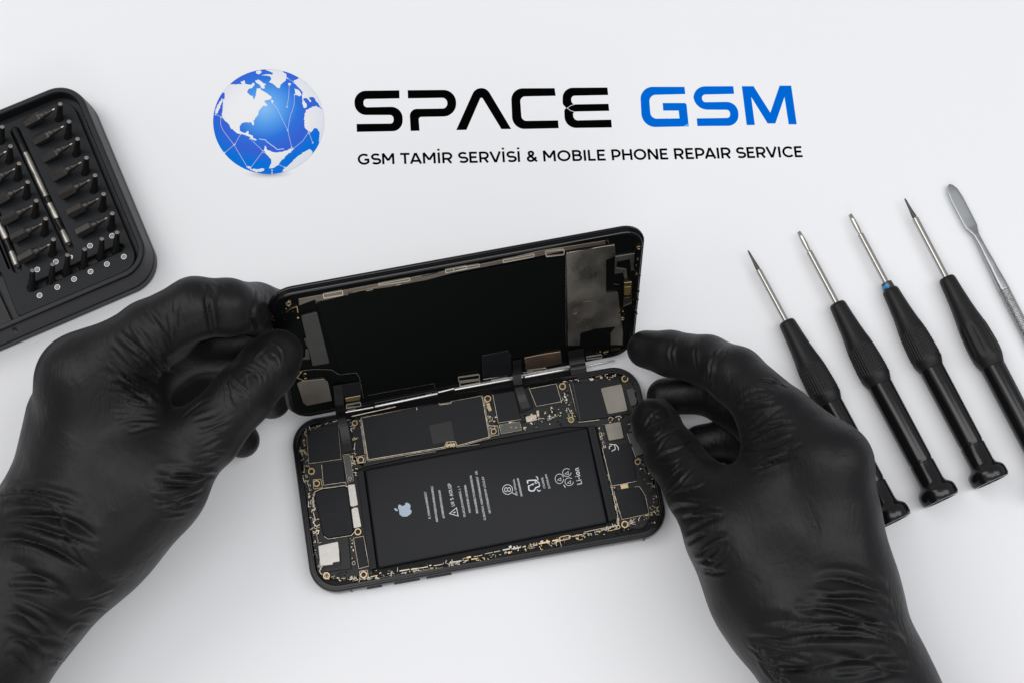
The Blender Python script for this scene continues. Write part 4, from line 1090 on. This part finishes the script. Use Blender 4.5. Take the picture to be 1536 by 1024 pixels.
# metal spatula (pry tool)
A = at(1424, 277, .22); B = at(1620, 655, .28); X = axisM(A, B); L = (B-A).length
sp = empty('metal_spatula', X, label='slim steel spatula with a flat leaf blade at the right edge', cat='spatula')
K = 35.7
def sprof(s):
    """half width, half thickness along the tool (s in cm)"""
    pts = [(0, .04, .03), (.12, .16, .04), (.35, .25, .05), (.8, .285, .05), (1.6, .285, .05), (2.1, .28, .06), (2.3, .21, .09), (2.55, .15, .13), (3.0, .15, .16), (4.0, .19, .19), (5.0, .23, .22), (5.3, .24, .23)]
    for a, b in zip(pts, pts[1:]):
        if s <= b[0]:
            t = (s-a[0])/(b[0]-a[0]); t = t*t*(3-2*t); return a[1]+(b[1]-a[1])*t, a[2]+(b[2]-a[2])*t
    return pts[-1][1:]
def sweep(mb, s0, s1, n, fn, N=24, p=2.6):
    vs = []; fs = []
    for j in range(n+1):
        s = s0+(s1-s0)*j/n; a, b = fn(s)
        for i in range(N):
            t = 2*math.pi*i/N; c, d = math.cos(t), math.sin(t)
            vs.append((s, a*math.copysign(abs(c)**(2/p), c), b*math.copysign(abs(d)**(2/p), d)))
    for j in range(n):
        for i in range(N): fs.append((j*N+i, j*N+(i+1) % N, (j+1)*N+(i+1) % N, (j+1)*N+i))
    fs.append(tuple(range(N))[::-1]); fs.append(tuple(range(n*N, n*N+N)))
    mb.add(vs, fs, True, X)
mb = MB(); sweep(mb, 0, 5.2, 60, sprof); mb.build('blade', mat('brushed_steel', (.40, .41, .42), .36, 1), sp)
mb = MB(); sweep(mb, 5.15, 9.4, 220, lambda s: (.24+.012*math.sin(s*70), .235+.012*math.sin(s*70)), 28, 2); mb.build('textured_grip', mat('knurled_steel', (.36, .36, .36), .32, 1, bump=1.0, bscale=1500, bdist=.0003), sp)
mb = MB(); sweep(mb, 9.35, L, 20, lambda s: (.22, .22), 24, 2); mb.build('handle', M['blade'], sp)

# ================================================================== GLOVED HANDS
VOX = .07
FOLD = 1.8
def rc_sdf(Px, Py, Pz, a, b, ra, rb):
    """distance to a tapered capsule (numpy arrays)"""
    ax, ay, az = a; bx, by, bz = b[0]-a[0], b[1]-a[1], b[2]-a[2]
    L2 = bx*bx+by*by+bz*bz+1e-9
    dx, dy, dz = Px-ax, Py-ay, Pz-az
    t = np.clip((dx*bx+dy*by+dz*bz)/L2, 0, 1)
    # tilt the foot point for the taper
    L = math.sqrt(L2); 
    ex, ey, ez = dx-t*bx, dy-t*by, dz-t*bz
    d0 = np.sqrt(ex*ex+ey*ey+ez*ez)
    k = (ra-rb)/L
    t = np.clip(t+k*d0/L*(-1), 0, 1) if abs(k) > 1e-3 else t
    ex, ey, ez = dx-t*bx, dy-t*by, dz-t*bz
    return np.sqrt(ex*ex+ey*ey+ez*ez)-(ra+(rb-ra)*t)
def smin(a, b, k):
    h = np.maximum(k-np.abs(a-b), 0)/k
    return np.minimum(a, b)-h*h*k*.25
class HandSDF:
    """palm primitives, and chains (fingers) that blend with the palm but not with one another"""
    def __init__(s): s.palm = []; s.ch = []
    def evaluate(s, x, y, z):
        D = np.full(x.shape, 9.0, np.float32)
        for (a, b, ra, rb, k) in s.palm: D = smin(D, rc_sdf(x, y, z, a, b, ra, rb).astype(np.float32), k)
        out = D
        for segs, k, kp in s.ch:
            E = np.full(x.shape, 9.0, np.float32)
            for (a, b, ra, rb) in segs: E = smin(E, rc_sdf(x, y, z, a, b, ra, rb).astype(np.float32), k)
            out = np.minimum(out, smin(D, E, kp))
        return out
    def grid(s, vox):
        lo = np.full(3, 1e9); hi = -lo
        prims = [(a, b, ra, rb) for a, b, ra, rb, k in s.palm]+[q for c in s.ch for q in c[0]]
        for a, b, ra, rb in prims:
            for p, r in ((a, ra), (b, rb)): lo = np.minimum(lo, np.array(p)-r-.5); hi = np.maximum(hi, np.array(p)+r+.5)
        n = np.ceil((hi-lo)/vox).astype(int)+1
        ax = [lo[i]+vox*np.arange(n[i]) for i in range(3)]
        # evaluate by blocks, skipping blocks far from every primitive
        D = np.full(tuple(n), 9.0, np.float32); BL = 24
        for i in range(0, n[0], BL):
            for j in range(0, n[1], BL):
                for k in range(0, n[2], BL):
                    xs, ys, zs = ax[0][i:i+BL], ax[1][j:j+BL], ax[2][k:k+BL]
                    c = np.array([(q[0]+q[-1])/2 for q in (xs, ys, zs)]); R = np.linalg.norm([(q[-1]-q[0])/2 for q in (xs, ys, zs)])
                    d = float(s.evaluate(np.array([c[0]]), np.array([c[1]]), np.array([c[2]]))[0])
                    if d > R+.6: continue
                    if d < -R-.6: D[i:i+BL, j:j+BL, k:k+BL] = -9; continue
                    X_, Y_, Z_ = np.meshgrid(xs.astype(np.float32), ys.astype(np.float32), zs.astype(np.float32), indexing='ij')
                    D[i:i+BL, j:j+BL, k:k+BL] = s.evaluate(X_, Y_, Z_)
        return D, lo
def surface_nets(D, lo, vox):
    s = D < 0; nx, ny, nz = D.shape
    c = np.zeros((nx-1, ny-1, nz-1), np.int8)
    for dx in (0, 1):
        for dy in (0, 1):
            for dz in (0, 1): c += s[dx:nx-1+dx, dy:ny-1+dy, dz:nz-1+dz]
    cells = np.argwhere((c > 0) & (c < 8)); idx = -np.ones(c.shape, np.int32); idx[tuple(cells.T)] = np.arange(len(cells))
    acc = np.zeros((len(cells), 3)); cnt = np.zeros(len(cells))
    corners = [(a, b, d) for a in (0, 1) for b in (0, 1) for d in (0, 1)]
    for p in corners:
        for ax in range(3):
            if p[ax]: continue
            q = list(p); q[ax] = 1
            v0 = D[cells[:, 0]+p[0], cells[:, 1]+p[1], cells[:, 2]+p[2]]; v1 = D[cells[:, 0]+q[0], cells[:, 1]+q[1], cells[:, 2]+q[2]]
            m = (v0 < 0) != (v1 < 0); t = np.where(m, v0/np.where(m, v0-v1, 1), 0)
            pt = np.array(p, float)[None, :].repeat(len(cells), 0); pt[:, ax] += t
            acc[m] += pt[m]; cnt[m] += 1
    V = (cells+acc/cnt[:, None])*vox+lo
    quads = []
    for ax in range(3):
        u, v = (ax+1) % 3, (ax+2) % 3
        sl0 = [slice(None)]*3; sl1 = [slice(None)]*3; sl0[ax] = slice(0, -1); sl1[ax] = slice(1, None)
        a, b = s[tuple(sl0)], s[tuple(sl1)]
        E = np.argwhere(a != b); E = E[(E[:, u] > 0) & (E[:, v] > 0) & (E[:, u] < D.shape[u]-1) & (E[:, v] < D.shape[v]-1)]
        fl = a[tuple(E.T)]
        def g(du, dv):
            q = E.copy(); q[:, u] += du; q[:, v] += dv; return idx[tuple(q.T)]
        Q = np.stack([g(-1, -1), g(0, -1), g(0, 0), g(-1, 0)], 1)
        Q[~fl] = Q[~fl][:, ::-1]
        quads.append(Q)
    Q = np.concatenate(quads); Q = Q[(Q >= 0).all(1)]
    return V, Q
def vnormals(V, Q):
    n = np.cross(V[Q[:, 2]]-V[Q[:, 0]], V[Q[:, 3]]-V[Q[:, 1]]); N = np.zeros_like(V)
    for k in range(4):
        for c in range(3): N[:, c] += np.bincount(Q[:, k], n[:, c], len(V))
    return N/np.maximum(np.linalg.norm(N, axis=1, keepdims=True), 1e-12)
def relax(V, Q, it, w=.5):
    for _ in range(it):
        A = np.zeros_like(V); C = np.zeros(len(V))
        for k in range(4):
            for o in (1, 3):
                for c in range(3): A[:, c] += np.bincount(Q[:, k], V[Q[:, (k+o) % 4], c], len(V))
                C += np.bincount(Q[:, k], minlength=len(V))
        V = V*(1-w)+w*A/C[:, None]
    return V

def fold_field(V, Vp, folds):
    """sum of crease profiles; each fold = (3D polyline, width, depth)"""
    out = np.zeros(len(V))
    for pl, w, amp in folds:
        pl = np.array(pl); lo, hi = pl.min(0)-w*4, pl.max(0)+w*4
        m = np.where(((V > lo) & (V < hi)).all(1))[0]
        if not len(m): continue
        P_ = V[m]; best = np.full(len(m), 1e9); tt = np.zeros(len(m)); side = np.zeros(len(m))
        seg = np.linalg.norm(np.diff(pl, axis=0), axis=1); cum = np.concatenate([[0], np.cumsum(seg)]); L = cum[-1]+1e-9
        for i in range(len(pl)-1):
            a, b = pl[i], pl[i+1]; ab = b-a; t = np.clip(((P_-a)@ab)/(ab@ab+1e-12), 0, 1)
            r = P_-(a+t[:, None]*ab); d = np.linalg.norm(r, axis=1); u = d < best
            best[u] = d[u]; tt[u] = ((cum[i]+t*seg[i])/L)[u]
            sd = np.cross(np.broadcast_to(ab, r.shape), r); side[u] = np.sign((sd*Vp[m]).sum(1))[u]
        taper = np.clip(np.minimum(tt, 1-tt)*2, 0, 1)**.6
        x = best/w; xs = x*side
        prof = -np.exp(-np.abs(x)*1.9)*1.15+.75*np.exp(-((xs-1.5)**2)*.9)+.28*np.exp(-((xs+1.6)**2)*1.1)
        out[m] += amp*FOLD*prof*taper
    return out

def make_hand(name, H, folds_px, m, **k):
    D, lo = H.grid(VOX); V, Q = surface_nets(D, lo, VOX); del D
    V = relax(V, Q, 2)
    # project back on the surface
    def ev(p): return H.evaluate(p[:, 0].astype(np.float32), p[:, 1].astype(np.float32), p[:, 2].astype(np.float32)).astype(float)
    N = vnormals(V, Q)
    d = ev(V); V = V-N*np.clip(d, -.08, .08)[:, None]
    V = relax(V, Q, 3, .45); N = vnormals(V, Q)
    tree = BVHTree.FromPolygons([tuple(v) for v in V.tolist()], Q.tolist()) if folds_px else None
    folds = []
    for pts, w, amp in folds_px:
        pl = []
        # densify and drop on the glove
        dense = []
        for a, b in zip(pts, pts[1:]):
            n = max(2, int(math.dist(a, b)/9))
            dense += [(a[0]+(b[0]-a[0])*i/n, a[1]+(b[1]-a[1])*i/n) for i in range(n)]
        dense.append(pts[-1])
        for q in dense:
            h = tree.ray_cast(CAM, ray(*q))
            if h[0] is not None and (not pl or (h[0]-Vector(pl[-1])).length < 1.2): pl.append(tuple(h[0]))
        if len(pl) > 1: folds.append((pl, w, amp))
    disp_ = fold_field(V, N, folds)
    V = V+N*disp_[:, None]
    V = relax(V, Q, 1, .3)
    me = bpy.data.meshes.new(name)
    lowest = V[:, 2].min()
    o_loc = Vector((float(V[:, 0].mean()), float(V[:, 1].mean()), 0))
    Vm = (V-np.array(o_loc))*S
    me.vertices.add(len(V)); me.vertices.foreach_set('co', Vm.ravel().astype(np.float32))
    me.loops.add(len(Q)*4); me.loops.foreach_set('vertex_index', Q.ravel().astype(np.int32))
    me.polygons.add(len(Q)); me.polygons.foreach_set('loop_start', np.arange(0, len(Q)*4, 4, dtype=np.int32)); me.polygons.foreach_set('loop_total', np.full(len(Q), 4, np.int32))
    me.polygons.foreach_set('use_smooth', np.ones(len(Q), bool)); me.update(); me.validate()
    me.materials.append(m)
    o = bpy.data.objects.new(name, me); COL.objects.link(o); o.location = o_loc*S; MW[o.name] = Matrix.Translation(o_loc); setprops(o, **k)
    print(name, 'verts', len(V), 'lowest z %.2f' % lowest)
    return o

def J(px, py, z, r): p = at(px, py, z); return (tuple(p), r)
def chain(*js): return [(js[i][0], js[i+1][0], js[i][1], js[i+1][1]) for i in range(len(js)-1)]
def dplane(px, py, h):
    """joint position at height h in front of (or behind) the display"""
    return wp(DISP, px, py, h)

# glove material: thin nitrile, fine crinkle
gl = mat('black_nitrile', (.0032, .0032, .0038), .40, spec=.27)
nt = gl.node_tree; b = nt.nodes['Principled BSDF']; b.inputs['Sheen Weight'].default_value = .03; b.inputs['Sheen Roughness'].default_value = .5
tc = nt.nodes.new('ShaderNodeTexCoord')
def bump_noise(scale, strength, dist, prev, detail=6, stretch=None, dist_=0.0):
    n = nt.nodes.new('ShaderNodeTexNoise'); n.inputs['Scale'].default_value = scale; n.inputs['Detail'].default_value = detail; n.inputs['Distortion'].default_value = dist_
    src = tc.outputs['Object']
    if stretch:
        mp = nt.nodes.new('ShaderNodeMapping'); mp.inputs['Scale'].default_value = stretch; nt.links.new(src, mp.inputs['Vector']); src = mp.outputs['Vector']
    nt.links.new(src, n.inputs['Vector'])
    bp = nt.nodes.new('ShaderNodeBump'); bp.inputs['Strength'].default_value = strength; bp.inputs['Distance'].default_value = dist
    nt.links.new(n.outputs['Fac'], bp.inputs['Height'])
    if prev: nt.links.new(prev.outputs['Normal'], bp.inputs['Normal'])
    return bp
b1 = bump_noise(60, .5, .0012, None, 3, dist_=.6)
b2 = bump_noise(420, .4, .0003, b1, 5, (1, .45, 1), .8)
# thin crease lines: the zero crossings of a warped noise, in patches
def creases(scale, strength, dist, prev, stretch, patch):
    n = nt.nodes.new('ShaderNodeTexNoise'); n.inputs['Scale'].default_value = scale; n.inputs['Detail'].default_value = 3; n.inputs['Distortion'].default_value = 1.2
    mp = nt.nodes.new('ShaderNodeMapping'); mp.inputs['Scale'].default_value = stretch[0]; mp.inputs['Rotation'].default_value = stretch[1]
    nt.links.new(tc.outputs['Object'], mp.inputs['Vector']); nt.links.new(mp.outputs['Vector'], n.inputs['Vector'])
    a = nt.nodes.new('ShaderNodeMath'); a.operation = 'SUBTRACT'; a.inputs[1].default_value = .5; nt.links.new(n.outputs['Fac'], a.inputs[0])
    c = nt.nodes.new('ShaderNodeMath'); c.operation = 'ABSOLUTE'; nt.links.new(a.outputs[0], c.inputs[0])
    r = nt.nodes.new('ShaderNodeMapRange'); r.interpolation_type = 'SMOOTHSTEP'; r.inputs['From Max'].default_value = .06; nt.links.new(c.outputs[0], r.inputs['Value'])
    pn = nt.nodes.new('ShaderNodeTexNoise'); pn.inputs['Scale'].default_value = patch; pn.inputs['Detail'].default_value = 1; nt.links.new(tc.outputs['Object'], pn.inputs['Vector'])
    pr = nt.nodes.new('ShaderNodeMapRange'); pr.inputs['From Min'].default_value = .46; pr.inputs['From Max'].default_value = .62; pr.inputs['To Max'].default_value = strength; nt.links.new(pn.outputs['Fac'], pr.inputs['Value'])
    bp = nt.nodes.new('ShaderNodeBump'); bp.inputs['Distance'].default_value = dist; nt.links.new(r.outputs['Result'], bp.inputs['Height']); nt.links.new(pr.outputs['Result'], bp.inputs['Strength'])
    nt.links.new(prev.outputs['Normal'], bp.inputs['Normal'])
    return bp
b2 = creases(90, .14, .0006, b2, ((1, .35, 1), (0, 0, .6)), 38)
b2 = creases(170, .12, .0004, b2, ((1, .3, 1), (0, 0, -.7)), 30)
b3 = bump_noise(2600, .18, .0001, b2, 2)
nt.links.new(b3.outputs['Normal'], b.inputs['Normal'])
n = nt.nodes.new('ShaderNodeTexNoise'); n.inputs['Scale'].default_value = 70; n.inputs['Detail'].default_value = 6
mr = nt.nodes.new('ShaderNodeMapRange'); mr.inputs['From Min'].default_value = .3; mr.inputs['From Max'].default_value = .7; mr.inputs['To Min'].default_value = .40; mr.inputs['To Max'].default_value = .54
nt.links.new(tc.outputs['Object'], n.inputs['Vector']); nt.links.new(n.outputs['Fac'], mr.inputs['Value']); nt.links.new(mr.outputs['Result'], b.inputs['Roughness'])

FR = random.Random(21)
def fan(c0, c1, n, w=(.05, .09), a=(.025, .05), trim=.25, wob=2.5, bow=0.0):
    """n creases whose starts run along polyline c0 and ends along c1"""
    def along(c, t):
        seg = [math.dist(p, q) for p, q in zip(c, c[1:])]; s = t*sum(seg)
        for L, p, q in zip(seg, c, c[1:]):
            if s <= L: return (p[0]+(q[0]-p[0])*s/L, p[1]+(q[1]-p[1])*s/L)
            s -= L
        return c[-1]
    out = []
    for i in range(n):
        t = (i+.5+FR.uniform(-.35, .35))/n
        A, B = along(c0, t), along(c1, min(1, max(0, t+FR.uniform(-.06, .06))))
        t0, t1 = FR.uniform(0, trim), 1-FR.uniform(0, trim)
        dx, dy = B[0]-A[0], B[1]-A[1]; L = math.hypot(dx, dy)+1e-6; nx, ny = -dy/L, dx/L
        ph = FR.uniform(0, 6); pts = []
        for j in range(6):
            s = t0+(t1-t0)*j/5; o = wob*math.sin(ph+s*5)+bow*4*s*(1-s)
            pts.append((A[0]+dx*s+nx*o, A[1]+dy*s+ny*o))
        out.append((pts, FR.uniform(*w), FR.uniform(*a)))
    return out

# ---------------- left hand
thT = dplane(421, 526, .88)
LHD = HandSDF()
idx_mcp = J(124, 566, 7.6, 1.36); wr = J(82, 800, 5.6, 2.35)
LHD.palm = []
def pal(Hd, a, b, k=1.0): Hd.palm.append((a[0], b[0], a[1], b[1], k))
pal(LHD, J(140, 796, 5.4, 2.15), idx_mcp)
pal(LHD, J(102, 790, 5.2, 2.2), J(112, 618, 6.0, 1.72))
pal(LHD, J(94, 775, 4.6, 2.0), J(118, 630, 4.6, 1.6))
pal(LHD, J(94, 770, 4.2, 1.9), J(130, 640, 3.4, 1.4))
pal(LHD, J(142, 794, 5.4, 2.0), J(222, 732, 6.2, 1.7), 1.2)
pal(LHD, J(222, 732, 6.2, 1.65), J(190, 640, 6.4, 1.35), 1.2)
pal(LHD, idx_mcp, J(205, 600, 6.9, 1.15), 1.0)
pal(LHD, J(190, 640, 5.0, 1.3), J(300, 560, 4.0, 1.35), .8)
pal(LHD, J(130, 560, 7.3, 1.2), J(262, 500, 7.4, 1.0), .8)
# forearm
pal(LHD, J(140, 798, 5.4, 2.15), J(-62, 1015, 5.2, 2.6), 1.2)
pal(LHD, J(82, 790, 4.9, 2.0), J(-110, 950, 4.9, 2.6), 1.2)
pal(LHD, J(-62, 1015, 5.2, 2.6), J(-330, 1330, 5.2, 3.2), 1.2)
pal(LHD, J(-110, 950, 4.9, 2.6), J(-400, 1250, 5.0, 3.2), 1.2)
it = dplane(446, 474, -1.5); idip = dplane(385, 463, -1.05)
LHD.ch = [
 (chain(idx_mcp, J(225, 498, 8.6, 1.15), J(293, 462, 8.9, 1.10), J(343, 461, 8.4, 1.02), (tuple(idip), .95), (tuple(it), .80)), .25, .7),
 (chain(J(128, 600, 6.3, 1.35), J(285, 512, 6.4, 1.15), J(362, 518, 5.4, 1.08), J(408, 600, 1.7, .78)), .25, .6),
 (chain(J(128, 610, 4.9, 1.3), J(250, 545, 4.6, 1.0), J(320, 610, 2.4, .9), J(364, 661, 1.0, .72)), .25, .6),
 (chain(J(130, 630, 3.6, 1.2), J(220, 600, 3.0, .9), J(280, 650, 1.6, .8), J(318, 668, .9, .68)), .25, .6),
 (chain(J(178, 762, 6.0, 1.85), J(247, 706, 6.6, 1.55), J(312, 650, 7.0, 1.22), J(366, 590, 7.2, 1.10), J(402, 550, 7.0, 1.05), (tuple(thT), .90)), .35, 1.1),
]
LF = []
LF += fan([(300,425),(330,450),(345,490)], [(318,425),(312,455),(318,500)], 1)
# finger joint creases
for p, w, a in (([(312,428),(309,448),(313,470),(318,500)], .11, .09), ([(384,436),(381,455),(377,478),(383,496)], .10, .09), ([(330,424),(327,445)], .06, .03), ([(398,438),(395,455)], .05, .03), ([(300,425),(298,440)], .05, .02)):
    LF.append((p, w, a))
# radiating web creases
LF += fan([(196,470),(170,505),(152,545),(146,590)], [(252,560),(247,580),(243,598),(236,612)], 14, (.05, .13), (.035, .085), .15, 4)
LF += fan([(215,462),(240,452),(268,446)], [(262,535),(264,525),(268,520)], 5, (.05, .10), (.03, .06), .2, 3)
LF += fan([(148,600),(170,630),(200,655)], [(232,620),(236,626),(250,640)], 5, (.06, .10), (.03, .05), .2, 2)
# thumb creases
LF += fan([(262,628),(285,640),(300,662),(280,700)], [(330,590),(345,615),(352,650),(338,690)], 8, (.05, .09), (.02, .04), .25, 3)
LF += fan([(325,575),(345,560),(370,545),(395,525),(412,505)], [(352,620),(372,600),(392,580),(415,560),(432,535)], 10, (.04, .10), (.025, .06), .15, 5)
LF += fan([(345,600),(395,540)], [(385,560),(405,510)], 5, (.04, .07), (.02, .035), .2, 5)
LF += fan([(235,705),(218,730),(210,760)], [(335,690),(312,730),(300,755)], 9, (.06, .13), (.035, .075), .2, 5, 4)
LF += fan([(300,735),(292,775)], [(222,735),(218,770)], 6, (.05, .08), (.025, .045), .25, 3)
# wrist creases
LF += fan([(-12,735),(0,752),(0,775),(0,800),(0,825)], [(112,745),(142,790),(150,822),(140,850),(112,868)], 5, (.11, .19), (.09, .14), .04, 5, -18)
LF += fan([(0,750),(10,780),(10,830)], [(70,750),(100,800),(110,850)], 5, (.05, .08), (.02, .05), .3, 4, -8)
LF += fan([(0,850),(0,900),(0,950),(0,1000)], [(110,885),(120,925),(90,975),(50,1015)], 7, (.12, .20), (.05, .09), .15, 5, -8)
LF += fan([(110,885),(105,930),(60,1000)], [(195,868),(138,942),(80,1012)], 5, (.07, .12), (.03, .06), .1, 4)
LF += fan([(0,780),(0,960)], [(200,860),(90,1010)], 4, (.25, .35), (.05, .09), .1, 8)
LF += fan([(50,735),(70,760)], [(150,835),(140,860)], 3, (.07, .10), (.04, .07), .05, 5)
make_hand('gloved_hand', LHD, LF, gl, label='left hand in black nitrile glove gripping the corner of the lifted screen', cat='gloved hand', group='gloved hands holding the phone')

# ---------------- right hand
RHD = HandSDF()
r_mcp = J(1247, 690, 7.0, 1.36)
pal(RHD, r_mcp, J(1248, 900, 5.2, 2.25))
pal(RHD, J(1152, 640, 5.4, 1.0), J(1158, 730, 5.4, 1.15), .8)
pal(RHD, J(1244, 760, 5.6, 1.5), J(1225, 920, 4.8, 2.3))
pal(RHD, J(1240, 740, 4.4, 1.4), J(1205, 920, 4.4, 2.2))
pal(RHD, J(1225, 770, 3.2, 1.3), J(1190, 900, 4.0, 2.0))
pal(RHD, J(1176, 890, 5.0, 2.3), J(1130, 795, 5.2, 1.75), 1.2)
pal(RHD, J(1130, 795, 5.2, 1.7), J(1190, 720, 6.1, 1.4), 1.2)
pal(RHD, J(1248, 900, 5.2, 2.25), J(1288, 1030, 5.2, 2.35), 1.2)
pal(RHD, J(1165, 885, 4.8, 2.2), J(1266, 1020, 4.8, 2.35), 1.2)
pal(RHD, J(1288, 1030, 5.2, 2.35), J(1480, 1370, 5.2, 3.1), 1.2)
pal(RHD, J(1266, 1020, 4.8, 2.35), J(1400, 1390, 5.0, 3.1), 1.2)
RHD.ch = [
 (chain(r_mcp, J(1172, 627, 5.9, 1.22), J(1103, 563, 4.6, 1.12), J(1060, 541, 3.6, 1.0), J(1005, 530, 2.5, .90), J(966, 523, 1.9, .76)), .25, .7),
 (chain(J(1248, 740, 5.2, 1.3), J(1130, 625, 3.0, 1.0), J(1060, 588, 1.6, .88), J(996, 594, 1.0, .76)), .25, .6),
 (chain(J(1240, 760, 4.2, 1.2), J(1140, 668, 2.2, .95), J(1090, 660, 1.2, .85), J(1050, 665, 1.0, .78)), .25, .6),
 (chain(J(1225, 780, 3.2, 1.2), J(1150, 735, 1.7, .85), J(1100, 725, 1.0, .75), J(1075, 722, .9, .68)), .25, .5),
 (chain(J(1142, 850, 5.0, 2.0), J(1092, 790, 4.9, 1.62), J(1046, 732, 4.0, 1.22), J(1010, 682, 2.9, 1.06), J(984, 637, 1.9, .92), J(977, 626, 1.75, .86)), .35, 1.1),
]
RF = []
for p, w, a in (([(1076,524),(1066,545),(1063,570),(1068,585)], .10, .08), ([(1012,508),(1005,530),(1010,552)], .08, .05), ([(1048,505),(1042,530),(1046,560)], .06, .03), ([(1088,520),(1080,540)], .06, .03), ([(1030,505),(1022,525)], .05, .025)):
    RF.append((p, w, a))
RF += fan([(1105,600),(1108,640),(1112,680),(1120,705)], [(1155,580),(1180,610),(1200,645),(1205,672)], 13, (.05, .12), (.035, .08), .15, 4)
RF += fan([(1112,590),(1130,570),(1160,560)], [(1160,600),(1170,580),(1190,585)], 5, (.05, .08), (.02, .04), .2, 2)
RF += fan([(1120,712),(1124,700)], [(1195,668),(1200,690)], 4, (.06, .10), (.03, .06), .2, 2)
RF += fan([(952,640),(962,665),(975,695),(985,725),(1000,755)], [(1000,605),(1020,635),(1040,660),(1055,690),(1070,715)], 11, (.04, .10), (.025, .06), .2, 5)
RF += fan([(960,610),(975,625)], [(990,615),(1000,650)], 4, (.04, .07), (.02, .035), .2, 3)
RF += fan([(1000,752),(1010,785),(1028,830),(1050,880)], [(1080,748),(1090,770),(1100,800),(1098,830)], 12, (.06, .13), (.035, .075), .2, 4, -3)
RF += fan([(1040,838),(1052,860)], [(1085,845),(1100,858)], 3, (.07, .1), (.05, .07), .1, 2)
RF += fan([(1222,872),(1205,890),(1190,915),(1175,940),(1165,965)], [(1334,885),(1340,915),(1350,945),(1362,970),(1374,995)], 5, (.11, .19), (.09, .14), .04, 5, -12)
RF += fan([(1200,885),(1170,960)], [(1290,890),(1300,980)], 5, (.05, .09), (.02, .05), .3, 4, -5)
RF += fan([(1115,955),(1130,985),(1150,1015)], [(1215,955),(1230,990),(1245,1022)], 5, (.09, .15), (.03, .06), .2, 5, -4)
RF += fan([(1110,930),(1140,1010)], [(1335,900),(1385,1010)], 4, (.25, .35), (.05, .09), .1, 8)
RF += fan([(1220,985),(1235,1022)], [(1375,998),(1392,1022)], 4, (.10, .16), (.05, .09), .15, 8)
RF += fan([(1120,960),(1140,985)], [(1165,1020),(1190,1040)], 4, (.06, .11), (.04, .07), .1, 6)
make_hand('gloved_hand', RHD, RF, gl, label='right hand in black nitrile glove pinching the lower right edges of the phone', cat='gloved hand', group='gloved hands holding the phone')

# ================================================================== CAMERA AND LIGHT
cd = bpy.data.cameras.new('camera'); co = bpy.data.objects.new('camera', cd); COL.objects.link(co)
cd.sensor_width = 36; cd.lens = F*36/1536; cd.clip_start = .01; cd.clip_end = 50
co.location = CAM*S; co.rotation_euler = (TILT, 0, 0); scene.camera = co
w = bpy.data.worlds.new('World'); scene.world = w; w.use_nodes = True
w.node_tree.nodes['Background'].inputs['Color'].default_value = (.95, .97, 1, 1); w.node_tree.nodes['Background'].inputs['Strength'].default_value = .40
def softbox(name, loc_, target, sx, sy, power, col=(1, 1, 1)):
    l = bpy.data.lights.new(name, 'AREA'); l.shape = 'RECTANGLE'; l.size = sx; l.size_y = sy; l.energy = power; l.color = col
    o = bpy.data.objects.new(name, l); COL.objects.link(o); o.location = loc_
    o.rotation_euler = (Vector(target)-Vector(loc_)).to_track_quat('-Z', 'Y').to_euler(); return o
softbox('softbox_left', (-1.25, .45, 1.9), (0, 0, 0), 1.1, 1.3, 13.4, (1, .99, .985))
softbox('softbox_right', (1.35, .05, 1.9), (0, 0, 0), .9, 1.3, 12.2, (.98, .985, 1))
softbox('softbox_overhead', (0, -.35, 2.2), (0, 0, 0), 1.8, .9, 16.6)
softbox('fill_front', (.15, -1.3, .95), (0, 0, .02), .9, .5, 3.0)  # unseen fill light, added to brighten the display metals and glove fronts
vs = scene.view_settings; vs.view_transform = 'Standard'; vs.look = 'None'; vs.gamma = 1; vs.exposure = 0; vs.use_curve_mapping = False
scene.cycles.use_denoising = True
scene.cycles.max_bounces = 8
